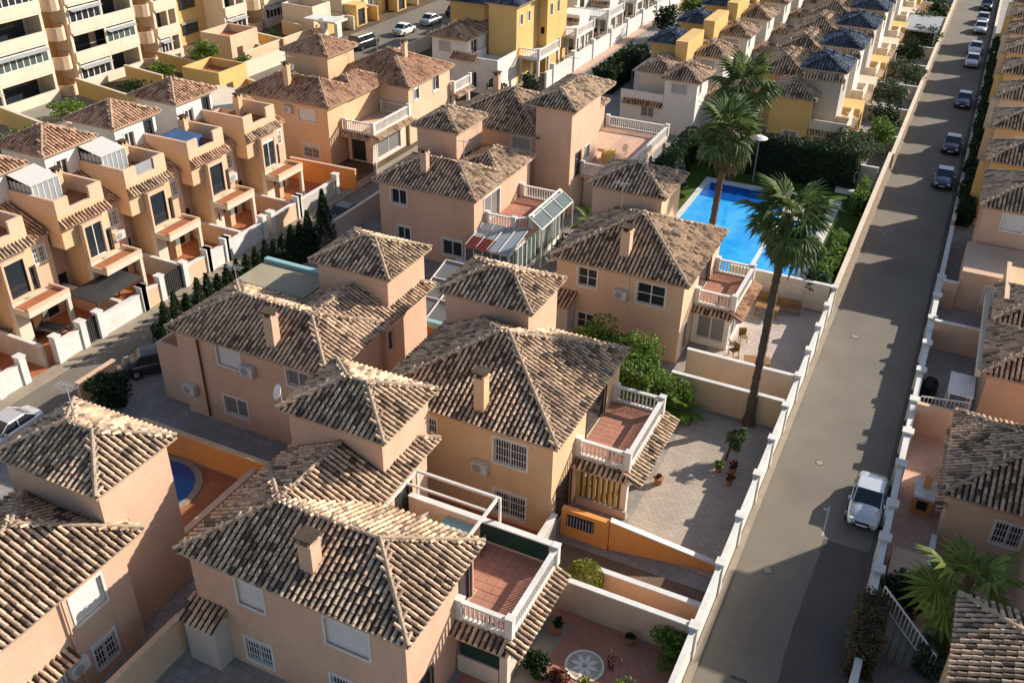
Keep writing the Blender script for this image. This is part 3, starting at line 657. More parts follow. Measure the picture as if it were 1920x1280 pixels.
for x in(-16.2,-14.9):
    for y in (27.1,27.9): b=MB(); b.box(x-.04,y-.04,3.02,x+.04,y+.04,3.72); b.build('leg',['iron_white'],g)
villaF=H.done()
b=MB(); n=9
def deckchair(label,x,y,z,rz,mat='white_paint'):
    t=thing('chair',label,'chair',(x,y,z)); b=MB(); b.box(x-.25,y-.25,z+.4,x+.25,y+.25,z+.44); b.build('seat',[mat],t)
    b=MB(); b.box(x-.25,y+.22,z+.44,x+.25,y+.26,z+.9); b.build('backrest',[mat],t)
    for a in(-.22,.22):
        for c in(-.22,.22): b=MB(); b.box(x+a-.02,y+c-.02,z,x+a+.02,y+c+.02,z+.4); b.build('leg',[mat],t)
    t.rotation_euler=(0,0,rz); return t
deckchair('white chair beside the glass table on the nearest terrace',-16.9,27.4,3.02,1.2)
deckchair('dark metal chair at the east end of the glass table under the pergola',-14.3,27.3,3.02,-1.4,'dark_metal')
# ---- B
H=House('villa','orange-fronted villa with a broad square hip roof and white balustraded balcony','house',(-18,37),'tile-roofed villas of the middle block',pick=True,lod=0,wall='stucco_orange')
H.excl=[(-22.8,39.6,-17.7,43.5,8)]
H.block(-22.6,32.65,-13.15,41.7,0,5.7,[('S',-20.7,-19.4,3.8,5.0,'grille'),('S',-16.25,-14.5,3.6,5.05,'grille'),('S',-16.2,-14.5,.4,1.85,'grille'),('E',37.0,39.6,3.0,5.2,'door_dark'),('E',33.4,35.2,.05,2.4,'door_dark'),('E',36.2,38.0,.05,2.3,'two')],top=False)
H.roof(-22.95,32.3,-12.8,42.0,5.7); tower(H,-23.1,39.3,-17.4,43.85,wall='stucco_pink')
H.chimney(-17.2,33.2,5.9,8.2,.55); H.ac('S',-16.9,32.65,2.8)
b=MB(); b.box(-13.14,35.55,2.7,-10.25,41.0,3.0); H.part('balcony_slab',b,'stucco_cream'); H.floor_tiles(-13.1,35.7,-10.45,40.85,3.0,'paver_red',.4)
H.rail([(-13.0,35.65),(-10.4,35.65),(-10.4,40.9),(-13.0,40.9)],3.0,single_b=True)
H.pent(-13.1,35.55,-10.25,35.55,2.62,.5,'S',.25); H.pent(-10.25,35.1,-10.25,41.2,2.62,.75,'E',.3)
b=MB(); b.box(-10.6,35.6,0,-10.3,35.9,2.7); H.part('porch_column',b,'white_paint'); b=MB(); b.box(-10.6,40.6,0,-10.3,40.9,2.7); H.part('porch_column',b,'white_paint'); b=MB(); b.box(-10.6,38.1,0,-10.3,38.4,2.7); H.part('porch_column',b,'white_paint')
b=MB(); b.box(-12.9,35.45,0,-10.2,35.6,.45); H.part('porch_step',b,'stucco_grey')
cu=MB()
for i in range(17):
    x=-12.95+i*.145; y=35.62+.05*(i%2); cu.box(x,y,.1,x+.12,y+.03,2.62,i%2)
H.part('striped_curtain',cu,['curtain_gold','curtain_green'])
H.done()
# ---- D
H=House('villa','tan villa with square hip roof between the swimming pool and the tall palm','house',(-16.5,54.7),'tile-roofed villas of the middle block',lod=0,wall='stucco_peach',tile='tile_sand')
H.excl=[(-21.2,57.6,-16.2,61.8,8)]
H.block(-20.75,50.55,-12.35,58.9,0,5.7,[('S',-19.25,-18.0,4.0,5.25,'four'),('S',-15.3,-13.5,3.75,5.15,'four'),('S',-19.15,-18.0,.9,2.0,'four'),('E',54.2,56.8,3.0,5.1,'door_dark'),('E',51.4,53,.05,2.3,'door')],top=False)
H.roof(-21.1,50.2,-12.0,59.2,5.7); tower(H,-21.5,57.0,-15.9,62.0,4.5,8.0)
H.chimney(-16.6,51.6,6,8.2,.6); H.ac('S',-16.3,50.55,3.8)
b=MB(); b.tube((-15.9,50.5,3),(-15.9,50.5,5.5),.04,.04,5); H.part('downpipe',b,'white_paint')
b=MB(); b.box(-12.34,53.4,2.7,-9.7,58.4,3.0); H.part('balcony_slab',b,'stucco_pink'); H.floor_tiles(-12.3,53.5,-9.85,58.3,3.0,'paver_red',.5)
H.rail([(-12.2,53.5),(-9.8,53.5),(-9.8,58.3),(-12.2,58.3)],3.0,single_b=True)
H.pent(-12.3,53.4,-9.7,53.4,2.6,.5,'S',.25); H.pent(-9.7,53.0,-9.7,58.4,2.6,.6,'E',.28,tile='tile_red')
H.block(-12.3,53.6,-9.9,58.1,0,2.6,[('S',-12.0,-10.2,.5,2.2,'cur'),('E',54,57,.2,2.2,'door')],mat='stucco_white')
H.block(-20.7,49.3,-19.35,50.54,0,2.9,(),mat='stucco_grey'); H.pent(-20.8,50.54,-19.2,50.54,2.92,1.5,'S',.5,tile='tile_red'); H.done()
# ---- A2 mirrored
H=House('villa','pinkish villa with a long ridge, square tower and dark flat roof behind the cypress hedge','house',(-31,35.5),'tile-roofed villas of the middle block',lod=0,wall='stucco_pink')
H.excl=[(-31.0,39.4,-26.3,43.4,8)]
H.block(-36.0,32.75,-25.95,38.0,0,5.7,[('S',-33.15,-31.6,4.1,5.3,'shutter'),('S',-33.2,-31.6,.8,2.0,'two'),('S',-28.5,-27.1,4.2,5.2,'cur')],top=False)
H.block(-31.1,38.01,-25.65,42.4,0,5.7,[('E',38.2,38.75,3.9,5.2,'two_bare')],top=False)
H.roof(-36.35,32.4,-25.6,38.4,5.7); H.excl.append((-31.6,32,-25,35.4,9)); H.roof(-31.4,32.46,-25.65,43.6,5.7,sides='ENW',hips='N'); H.excl.pop(); tower(H,-31.35,39.05,-25.95,43.75)
H.chimney(-29.6,33.3,6,8.1,.55); H.ac('S',-31.0,32.75,4.1); H.ac('S',-35.5,32.75,1.5)
b=MB(); b.box(-36.3,38.3,5.7,-31.4,41.2,5.9); H.part('flat_roof',b,'awning_beige')
b=MB(); b.box(-36.3,41.0,5.9,-31.4,41.35,6.1); H.part('roof_trim',b,'turquoise'); b=MB(); b.box(-36.2,40.8,4.8,-31.5,40.99,5.69); H.part('screen',b,'green_cloth')
b=MB(); 
for x in(-36.1,-31.7):
    for y in (38.5,41): b.box(x-.12,y-.12,3,x+.12,y+.12,5.7)
b.box(-36.3,38.1,2.7,-31.2,41.3,3.0); H.part('terrace_frame',b,'stucco_pink')
H.block(-38.2,33.2,-36.05,37.6,0,2.9,(),mat='stucco_pink')
b=MB(); b.box(-38.2,33.2,2.9,-38.0,37.6,3.8); b.box(-37.99,33.2,2.9,-36.05,33.4,3.8); H.part('parapet',b,'stucco_pink')
b=MB(); b.tube((-34.4,32.65,.2),(-34.4,32.65,5.6),.06,.06,6); H.part('downpipe',b,'brown_door')
H.done()
# ---- L
H=House('villa','cream-lit villa at the left edge with a tower and white shutter window','house',(-31,17),'tile-roofed villas of the middle block',pick=True,lod=0,wall='stucco_pink')
H.excl=[(-32.3,19.1,-27.3,23.1,8)]
H.block(-36.6,6.4,-26.2,17.8,0,5.7,[('E',16.2,18.0-.3,3.55,4.95,'shutter'),('E',16.5,17.6,.6,1.9,'grille'),('E',13.2,15.0,.5,1.9,'grille')],top=False)
H.block(-32,17.81,-26.2,18.99,0,5.7,(),top=False)
H.roof(-37,11.8,-29.5,18.1,5.7); H.roof(-32.3,6.0,-25.8,19.9,5.705); tower(H,-32.4,18.65,-26.5,23.1,0)
H.chimney(-30,14,6,8,.55); H.pent(-26.2,12.5,-26.2,15.6,2.7,.6,'E',.28); H.ac('E',-26.2,15.6,1.6)
b=MB(); b.tube((-26.1,15.8,.2),(-26.1,15.8,5.6),.05,.05,6); b.tube((-26.1,12.6,.2),(-26.1,12.6,5.6),.05,.05,6); H.part('downpipe',b,'stucco_pink')
b=MB(); b.box(-33.9,18.2,2.8,-32.4,22,3.0); H.part('balcony_slab',b,'stucco_pink'); H.rail([(-37,18.6),(-33.0,18.6)],5.0)
H.done()
# ---- E with conservatory
H=House('villa','villa with shady brown front, small white-framed windows and glazed conservatory','house',(-33.5,58.5),'tile-roofed villas of the middle block',lod=1,wall='stucco_pink')
H.excl=[(-37.7,62,-34.2,66,8)]
H.block(-37.55,55.9,-29.55,61.1,0,5.7,[('S',-36.5,-35.2,4.05,5.2,'two'),('S',-36.1,-35,1.2,2.3,'two'),('S',-32.2,-30.6,.8,2.1,'two'),('E',57.5,60,3.0,5.1,'cur')],top=False)
H.roof(-37.9,55.5,-29.2,61.5,5.7); tower(H,-38.1,61.6,-33.9,66.6,0,8.0,[('E',63,64.4,4.6,5.8,'cur')])
H.block(-33.8,61.11,-29.6,65.5,0,5.6,[],top=False); H.roof(-34,60.0,-29.3,66,5.6)
H.chimney(-34.3,57.2,6.2,8.2,.5)
b=MB(); b.box(-29.54,57.6,2.7,-26.1,63.8,3.0); H.part('balcony_slab',b,'stucco_pink'); H.floor_tiles(-29.5,57.8,-26.3,63.6,3.0,'paver_red',.6)
H.rail([(-29.4,57.7),(-27.2,57.7),(-26.2,58.6),(-26.2,63.7),(-29.4,63.7)],3.0)
b=MB(); b.quad((-26.3,58.2,4.1),(-25.2,58.2,3.3),(-25.2,64,3.3),(-26.3,64,4.1),1)
for y in(58.2,60.2,62.2,64): b.tube((-26.3,y,4.13),(-25.2,y,3.33),.05,.05,5); b.tube((-25.2,y,0),(-25.2,y,3.3),.06,.06,5)
b.tube((-26.3,58.2,4.12),(-26.3,64,4.12),.08,.08,5); b.tube((-25.2,58.2,3.3),(-25.2,64,3.3),.06,.06,5)
H.part('glass_canopy',b,['white_paint','teal_glass'])
c=MB(); # conservatory
x0,x1,y0,y1=-29.5,-26.0,54.4,57.5
c.box(x0,y0,0,x1,y0+.12,.5); c.box(x1-.12,y0,0,x1,y1+6,.5)
for i in range(6): x=x0+(x1-x0)*i/5; c.box(x-.045,y0,.5,x+.045,y0+.09,2.6)
for i in range(13): y=y0+(y1+6-y0)*i/12; c.box(x1-.09,y-.045,.5,x1,y+.045,2.7)
c.box(x0,y0,2.6,x1,y0+.1,2.7); c.box(x0,y0,1.5,x1,y0+.08,1.57); c.box(x1-.1,y0+.1,2.6,x1,y1+6,2.72); c.box(x0,y0+.02,.5,x1,y0+.05,2.6,1); c.box(x1-.05,y0+.1,.5,x1-.02,y1+6,2.6,1)
c.quad((x0,y0,2.72),(x1,y0,2.72),(x1,y1+.0,3.3),(x0,y1,3.3),2)
c.quad((x0,y0-.3,2.74),(x0+1.9,y0-.3,2.74),(x0+1.9,y0+1.2,3.0),(x0,y0+1.2,3.0),3)
for i in range(5): x=x0+(x1-x0)*i/4; c.tube((x,y0,2.76),(x,y1,3.34),.04,.04,5)
H.part('conservatory',c,['white_paint','teal_glass','pane_grey','red_cloth']); H.done()
# ---- T tall
H=House('villa','tall brown three-storey house wing with a roof terrace and white balustrade','house',(-30,72),'tile-roofed villas of the middle block',lod=1,wall='stucco_pink')
H.block(-36,68.4,-30.3,76,0,6.3,[('S',-32.6,-30.9,4.9,6.0-.05,'shutter_grey'),('S',-32.6,-31,2.1,2.9,'two')],top=False)
H.block(-30.3,68.0,-27.2,74.2,0,9.0,[('E',69.2,70.3,3.0,5.0,'door_dark'),('E',71.2,72.2,3.9,5,'two')],top=False)
H.roof(-39.3,68.0,-29.9,77.5,6.35,.44); H.roof(-31.2,67.8,-26.8,76.5,9.0,.42); H.chimney(-36.8,74,7,9.2,.5)
b=MB(); b.box(-27.15,70.3,2.7,-23.5,82.6,3.0); b.box(-29.5,76.6,2.7,-27.16,82.6,3.001); H.part('terrace_slab',b,'stucco_pink')
H.floor_tiles(-27.1,70.5,-23.7,82.4,3.0,'paver_pink',.8)
H.rail([(-27.0,70.4),(-23.6,70.4),(-23.6,82.5),(-29.4,82.5)],3.0)
H.block(-27.1,71.0,-25.4,82,0,2.7,[('E',72,74,.1,2.2,'door'),('E',76,78,.1,2.2,'cur')],mat='stucco_cream')
for y in(70.7,74.6,78.5,82.3): b=MB(); b.box(-23.8,y-.12,0,-23.56,y+.12,2.7); H.part('porch_column',b,'white_paint')
H.block(-34,77.6,-29.6,82,0,5.5,[('E',78.5,80,3,5,'cur')],mat='stucco_pink'); H.roof(-34.3,77,-29.3,82.4,5.5); H.done()
# ---- G , H
H=House('villa','orange villa by the back street with a pyramid tower and curved white balcony','house',(-55,71),'tile-roofed villas beyond the back street',lod=1,wall='stucco_orange')
H.excl=[(-59.6,74.6,-55,78.7,8)]
H.block(-60.1,67.85,-50.6,73.2,0,5.7,[('S',-53.8,-52.0,4.0,5.1,'shutter'),('S',-53.6,-51.9,.6,1.9,'grille')],top=False)
H.roof(-60.5,67.5,-50.2,73.6,5.7,tile='tile_red'); tower(H,-60.1,73.9,-54.5,79,0,8.1,(),tile='tile_red')
H.block(-54.6,73.21,-50.6,77.5,0,5.6,(),top=False); H.roof(-55,71.5,-50.2,78,5.6,tile='tile_red')
H.chimney(-55.8,69.3,6.2,8.6,.5); H.ac('S',-54.8,67.85,4.6)
b=MB(); b.box(-50.55,69.9,2.7,-47.2,76.3,3.0); H.part('balcony_slab',b,'stucco_pink'); H.rail([(-50.3,70),(-47.3,70),(-47.3,76.2),(-50.3,76.2)],3.0)
H.pent(-50.5,69.9,-47.2,69.9,2.6,.5,'S',.25); H.pent(-47.2,69.9,-47.2,76.3,2.6,.5,'E',.25)
H.block(-50.4,70.4,-47.6,76,0,2.6,[('E',71,75,.3,2.2,'cur'),('S',-49.9,-48.6,.1,2.2,'door_dark')],mat='stucco_cream'); H.done()
H=House('villa','peach villa with sunlit side windows and a small white corner balcony','house',(-51,80),'tile-roofed villas beyond the back street',lod=1,wall='stucco_peach')
H.block(-56,76.35,-47.35,84.4,0,5.7,[('S',-52.6,-51.2,3.95,5,'grille'),('E',77.4,78.3,4.1,5.3,'two'),('E',81,82.2,4.0,5.4,'two')],top=False)
H.roof(-56.3,76,-47,84.8,5.7,tile='tile_red'); H.chimney(-50.2,80.5,6.4,8.8,.5)
b=MB(); b.box(-49.3,84.42,2.7,-46.9,88.2,3); H.part('balcony_slab',b,'stucco_pink'); H.rail([(-49.2,84.6),(-47,84.6),(-47,88.1)],3.0); H.pent(-46.9,84.4,-46.9,88.2,2.6,.5,'E',.25)
b=MB(); b.box(-47.3,87.8,0,-47,88.1,2.7); H.part('porch_column',b,'white_paint'); b=MB(); b.box(-47.3,84.6,0,-47,84.9,2.7); H.part('porch_column',b,'white_paint'); H.done()
# ---- white house WH + yellow towers
H=House('white_house','white house with a single square roof beside the yellow towers','house',(-53,97),lod=2,wall='stucco_white',tile='tile_red')
H.block(-55.2,94.5,-50.85,101,0,5.6,[('S',-54.3,-52.8,4.0,5.2,'shutter_grey'),('E',95.6,97.2,3.2,5.2,'grille')],top=False); H.roof(-55.6,94.1,-50.5,101.3,5.6,.42)
H.block(-50.8,94.2,-46.8,99,0,3,[('S',-50.4,-49.4,.5,2.3,'grille')]); b=MB(); b.box(-50.8,94.2,3,-50.6,99,3.9); b.box(-50.6,94.2,3,-46.8,94.4,3.9); b.box(-47,94.4,3,-46.8,99,3.9); H.part('parapet',b,'stucco_white'); H.pent(-52.5,94.4,-49.3,94.4,3.6,.8,'S',.5)
H.done()
H=House('yellow_house','yellow twin-tower house with a blue tiled roof behind the white house','house',(-48,96),lod=2,wall='stucco_ochre',tile='tile_blue')
H.block(-50.4,99.1,-46.9,105,0,8.8,[('E',100,100.7,6.5,7.6,'two'),('E',102,102.7,6.5,7.6,'two')],top=False); H.roof(-50.8,98.8,-46.5,105.4,8.8,.45)
H.block(-49.5,105.1,-45.8,111,0,9.3,[('E',106,106.6,6.5,7.8,'two'),('E',108,108.6,6.5,7.8,'two'),('S',-46.6,-46.1,4.5,5.3,'void')],top=False); H.roof(-49.9,104.8,-45.4,111.4,9.3,.45,tile='tile_red'); H.done()
# ---------------- left terraced row
def unit(k,y0,label,glass=False):
    tl='tile_red' if k%2 else 'tile_sand'; T=7.0
    H=House('terraced_house',label,'house',(-54,y0+2),'terraced houses on the left with red balconies',lod=1,wall='stucco_orange',tile=tl)
    H.block(-54.4,y0,-50.3,y0+3.9,4.7,T,[],topmat='terracotta_floor')
    H.block(-54.4,y0+1.3,-50.31,y0+3.9,0,4.699,[('E',y0+3.15,y0+3.75,3.1,4.65,'door_dark')],top=False)
    H.block(-58,y0,-52.2,y0+1.29,0,4.699,[('E',y0+.2,y0+1.1,.05,2.2,'void')],mat='stucco_pink',top=False)
    H.block(-58,y0+3.91,-51.4,y0+6.05,0,6.0,[('E',y0+4.7,y0+5.6,4.1,5.2,'grille'),('E',y0+4.6,y0+5.6,.1,2.2,'void')],mat='stucco_pink',top=False)
    q=[(-51.1,y0+3.92,5.9),(-51.1,y0+6.05,5.9),(-54.6,y0+6.05,7.4),(-54.6,y0+3.92,7.4)]; b=MB(); b.quad(*q); b.quad((-51.1,y0+3.92,5.8),(-51.1,y0+6.05,5.8),(-51.1,y0+6.05,5.9),(-51.1,y0+3.92,5.9),1)
    ro=b.build('roof',['tile_bed','fascia'],H.root); sl=math.hypot(3.5,1.5); H.pool.append((ro,'tile_red',slope_tiles((-51.1,y0+3.92,5.9),(0,1,0),(-3.5/sl,0,1.5/sl),2.13,sl,0,0,1)))
    b=MB(); b.box(-54.4,y0,T,-50.5,y0+.2,8.1); b.box(-50.5,y0,T,-50.3,y0+1.1,8.1); b.box(-50.5,y0+2.8,T,-50.3,y0+3.9,8.1); b.box(-50.5,y0+1.1,T,-50.3,y0+2.8,7.3); b.box(-54.4,y0+3.7,T,-50.5,y0+3.9,8.1); H.part('parapet',b,'stucco_peach')
    if k in(4,): b=MB(); b.box(-50.47,y0+1.1,7.3,-50.4,y0+2.8,8.05); H.part('parapet_panel',b,'grey_metal')
    H.pent(-50.3,y0-.05,-50.3,y0+3.95,6.3,.45,'E',.38)
    H.chimney(-53.2,y0+3.0,T,8.8,.45)
    H.block(-50.29,y0+1.3,-49.85,y0+3.05,3.2,6.0,[('E',y0+1.45,y0+2.85,3.45,5.75,'door_dark_bare' if k%3 else 'two_bare')],mat='stucco_peach')
    H.block(-50.29,y0+1.3,-49.85,y0+2.2,0,3.199,[('E',y0+1.6,y0+1.9,1.2,2.0,'two_bare')] if k%2 else (),mat='stucco_cream')
    b=MB(); b.box(-50.28,y0+2.21,2.6,-48.5,y0+4.5,3.0); b.box(-49.84,y0+1.3,2.6,-48.5,y0+2.2,3.0); H.part('balcony_slab',b,'stucco_cream')
    b=MB(); b.box(-49.8,y0+1.4,3.0,-48.65,y0+4.35,3.02); H.part('balcony_floor',b,'terracotta_floor')
    b=MB(); b.box(-48.64,y0+1.3,3.0,-48.48,y0+4.5,3.22); b.box(-50.2,y0+4.36,3.001,-48.65,y0+4.5,3.22); H.part('balcony_parapet',b,'stucco_peach')
    b=MB(); b.box(-48.78,y0+4.2,0,-48.52,y0+4.46,2.6); H.part('porch_column',b,'stucco_cream')
    b=MB(); b.box(-50.3,y0+2.5,.05,-50.24,y0+3.3,2.2,0); H.part('porch_door',b,['brown_door'])
    b=MB(); b.box(-50.3,y0+3.4,1.0,-50.24,y0+3.85,2.0,0); H.part('porch_window',b,['glass_curtain'])
    if k%2: H.ac('E',-51.4,y0+5.2,3.1)
    tower(H,-58.9,y0-3.0,-54.1,y0+1.75,0,9.4,[('E',y0+.3,y0+1.0,7.1,8.9,'door_dark'),('E',y0-1.8,y0-.9,7.3,8.6,'two')],wall='stucco_white',tile='tile_red')
    if glass:
        b=MB(); xa,xb,ya,yb=-54.3,-52.4,y0+.25,y0+2.4
        b.box(xa,ya,T+.02,xb,ya+.06,8.6,1); b.box(xb-.06,ya,T+.02,xb,yb,8.6,1); b.quad((xa-.1,ya-.1,9.1),(xb+.1,ya-.1,8.65),(xb+.1,yb,8.65),(xa-.1,yb,9.1),0); b.quad((xa-.1,ya-.1,9.04),(xa-.1,yb,9.04),(xb+.1,yb,8.6),(xb+.1,ya-.1,8.6),0)
        for i in range(6):
            x=xa+(xb-xa)*i/5; b.box(x-.04,ya-.02,T+.02,x+.04,ya+.08,8.65,0); y=ya+(yb-ya)*i/5; b.box(xb-.08,y-.04,T+.02,xb+.02,y+.04,8.6,0)
        H.part('glazed_room',b,['ac_white','pane_grey'])
    return H.done()
uy=[19.2,25.5,31.8,38.1,44.0,50.2,56.5]
ul=['x','terraced house cut by the left edge of the photo, lowest red balcony',
 'terraced house behind the low white garden wall with shady porch table','terraced house with white glazed room on its roof terrace','terraced house with pale panel set in its roof terrace parapet',
 'terraced house with dark sofa on the roof terrace','terraced house at the far end of the row beside the brown garden wall']
for k,(y,l) in enumerate(zip(uy,ul)):
    if k==0: l='terraced house mostly outside the left edge, first of the row'
    unit(k,y,l,glass=k in(3,2,4))
for k,y in enumerate(uy[1:]):
    y+=1.2; gwall(['first','second','third','fourth','fifth','sixth'][k]+' low wall between red yards of the terraced row, counting from the left edge',-52,y-.75,-46.9,y-.75,1.5,.2,['stucco_pink','stucco_grey','stucco_pink','stucco_grey','stucco_peach','stucco_pink'][k],group='walls between the red yards')
# street wall segments with pillars and gates
segs=[(33.0,35.0,'white_paint'),(36.4,40.2,'white_paint'),(40.25,41.9,'stucco_peach'),(44.2,46.6,'stucco_peach'),(46.7,48.6,'white_paint'),(48.8,53.0,'white_paint'),(54.0,57.4,'stucco_peach'),(57.6,62.8,'stucco_grey'),(28.6,30.4,'white_paint')]
for i,(a,c,m) in enumerate(segs):
    gwall('street wall of the terraced row, '+['white with a black gate beside it','long white stretch','short peach stretch after the white one','peach stretch opposite the cypress hedge','white stretch beyond the peach one','longest white stretch along the hedge','peach stretch by the curve of planters','pale grey stretch near the garage corner','white end piece at the left edge'][i],-46.6,a,-46.6,c,1.45,.28,m,name='street_wall')
    for y in (a,c):
        b=MB(); b.box(-46.85,y-.22,0,-46.35,y+.22,1.9); b.box(-46.9,y-.27,1.9,-46.3,y+.27,2.0)
        single('gate_pillar',b,'white_paint',f'white square pillar at the {"near" if y==a else "far"} end of the '+['gated','long white','short peach','hedge-side peach','second white','longest white','planter-side peach','pale grey','left-edge white'][i]+' street wall','pillar','pillars of the left street wall')
def gate(label,x0,y0,x1,y1,h,mat='dark_metal'):
    t=thing('gate',label,'gate',(x0,y0,0)); b=MB(); n=max(4,int(math.hypot(x1-x0,y1-y0)/.16)); 
    b.box(min(x0,x1)-.03,min(y0,y1)-.03,.1,max(x0,x1)+.03,max(y0,y1)+.03,.2); b.box(min(x0,x1)-.03,min(y0,y1)-.03,h-.1,max(x0,x1)+.03,max(y0,y1)+.03,h); b.build('gate_frame',[mat],t)
    b=MB()
    for i in range(n+1): x=x0+(x1-x0)*i/n;y=y0+(y1-y0)*i/n; b.box(x-.05,y-.05,.1,x+.05,y+.05,h-.02)
    b.build('bars',[mat],t)['kind']='stuff'; return t
gate('dark gate in the white street wall of the terraced row',-46.6,35.3,-46.6,36.1,1.8); gate('dark vehicle gate between the peach street walls',-46.6,42.2,-46.6,43.9,1.8)
# ================================================================== right column of houses (across the road)
def rhouse(label,x0,y0,x1,y1,wall,ops=(),tile='tile_sand',lod=0,pick=False,z=5.7,group='houses right of the road',extra=None,p=.47):
    H=House('villa',label,'house',((x0+x1)/2,(y0+y1)/2),group,pick=pick,lod=lod,wall=wall,tile=tile)
    H.block(x0+.35,y0+.35,x1-.35,y1-.35,0,z,ops,top=False); H.roof(x0,y0,x1,y1,z,p)
    if extra: extra(H)
    return H.done()
rhouse('house at the bottom right corner, mostly roof with sunlit far slope',4.5,19.5,15,31.2,'stucco_orange',pick=True)
def ex(H):
    H.block(7.8,33.2,13,43.4,0,8.4,(),mat='stucco_pink',top=False); H.roof(7.5,32.9,13.3,43.7,8.4); H.block(7.8,43.7,13,49.0,0,9.5,(),mat='stucco_pink',top=False); H.roof(7.5,43.4,13.3,49.3,9.5)  # unseen taller blocks beyond the frame, added and sized to shade the road
    H.pent(3.9,40.3,3.9,47.6,2.4,.3,'W',.1); H.block(2.2,36.5,4.0,38.6,0,.9,(),mat='stucco_pink')
rhouse('right-hand house whose long low roof stands behind the pink terrace garden',3.7,40.3,12.5,47.9,'stucco_pink',[('S',6.3,7.5,1.2,2.5,'grille')],pick=True,extra=ex,z=3.4)
def ex(H):
    H.roof(4.9,57.9,13,63.4,4.0,.47); H.block(5.2,58.2,12.6,63.1,3.0,4.0,(),mat='stucco_cream',top=False)
    b=MB(); b.box(4.45,52.6,3.0,4.75,63,3.45); H.part('gutter_parapet',b,'stucco_cream')
rhouse('right-hand house with two tiled roofs above its dark yard and white carport',4.75,52.0,14,58.4,'stucco_pink',(),z=3.6,extra=ex)
def ex(H):
    H.block(2.9,66.6,6.8,71.9,0,2.9,[('S',4.6,6.2,.8,2.1,'shutter')],mat='stucco_pink'); H.block(5.6,60.6,9,66,0,4.2,(),mat='stucco_orange')
rhouse('right-hand house with two pale shuttered windows in its pink front wall',3.0,71.9,13,79.6,'stucco_pink',[('S',4.7,6.2,4.1,5.3,'shutter')],extra=ex)
cols=['stucco_ochre','stucco_orange','stucco_cream','stucco_ochre','stucco_orange','stucco_cream','stucco_ochre','stucco_cream']
names=['first yellow','second, tan','third, cream','fourth, yellow','fifth, tan','sixth, cream','seventh, yellow','farthest, cream']
for i,n in enumerate(names):
    y=81.9+9.3*i
    def ex(H,y=y,i=i):
        H.block(3.2,y+5.4,6,y+8.2,0,2.7,(),mat=cols[(i+1)%8]); 
        if i<5: H.roof(2.9,y+5.2,6.2,y+8.5,2.7,.4)
        H.block(2.5,y+1,3.25,y+2.0,0,5.2,(),mat=cols[i])
    rhouse(f'{n} house up the right side of the road beyond the pink-fronted one',2.9,y,12.5,y+5.3,cols[i],[('S',5,6.2,3.8,5,'two')],lod=1 if i<2 else 2,extra=ex,group='houses right of the road')
# ================================================================== far middle houses
M_=House('villa','yellow house with a shaded front and small window behind the pool hedge','house',(-13,95),'houses beyond the pool',lod=1,wall='stucco_ochre')
M_.block(-16.3,91.2,-12.5,96.5,0,5.7,[('S',-14.7,-13.4,1.2,2.4,'two'),('E',92.2,93.6,3.2,5.0,'door_dark')],top=False); M_.roof(-16.7,90.8,-12.1,97,5.7)
M_.block(-12.49,91.4,-9,94.6,0,2.9,[('S',-11.9,-10.4,.3,2.2,'cur')],mat='stucco_ochre'); b=MB(); b.box(-12.45,91.3,2.95,-9,91.45,3.8); b.box(-9.15,91.45,2.95,-9,94.6,3.8); M_.part('balcony_parapet',b,'stucco_cream'); M_.pent(-12.4,91.3,-9,91.3,2.6,.5,'S',.25)
M_.done()
nm=['first','second','third','fourth','fifth','sixth','seventh']
F0=None
for i in range(7):
    y=97.6+9.4*i
    lab=f'{nm[i]} house with a blue pyramid roof counted from the pool, tan roof at its left'
    if i==0:
        H=House('villa',lab,'house',(-14,y),'houses beyond the pool',lod=2,wall='stucco_buff',tile='tile_sand')
        H.block(-19.4,y+.9,-14.3,y+8.6,0,5.6,(),mat='stucco_ochre',top=False); H.roof(-19.8,y+.5,-14,y+9.0,5.6); H.pent(-14.3,y-4.6,-10.2,y-4.6,7.2,.5,'S',.3)
        tower(H,-14.4,y-4.6,-10.1,y+.6,0,8.0,[('E',y-2.9,y-1.9,5.6,6.8,'two')],wall='stucco_grey',tile='tile_blue')
        H.block(-14,y+.3,-11.8,y+4,0,5.6,[('E',y+1,y+2,3.4,5,'two')],mat='stucco_white')
        H.block(-11.75,y-3.8,-9.3,y-.2,0,2.8,[('E',y-3.2,y-1.0,.2,2.2,'door_dark')],mat='stucco_ochre'); 
        b=MB(); b.box(-11.75,y-3.8,2.8,-9.3,y-3.65,3.7); b.box(-9.45,y-3.65,2.8,-9.3,y-.2,3.7); H.part('balcony_parapet',b,'stucco_cream')
        H.pent(-9.3,y-4,-9.3,y+0,2.5,.5,'E',.25)
        H.block(-11.7,y+1.0,-8.8,y+4.2,0,3.2,[('E',y+1.8,y+3.4,.2,2.4,'void')],mat='stucco_ochre',top=True)
        F0=H.done()
    else: copy_tree(F0,(-14,y,0),lab,group='houses beyond the pool',swap=None if i%2==0 else {'stucco_grey':'stucco_white','stucco_ochre':'stucco_buff'})
G0=None
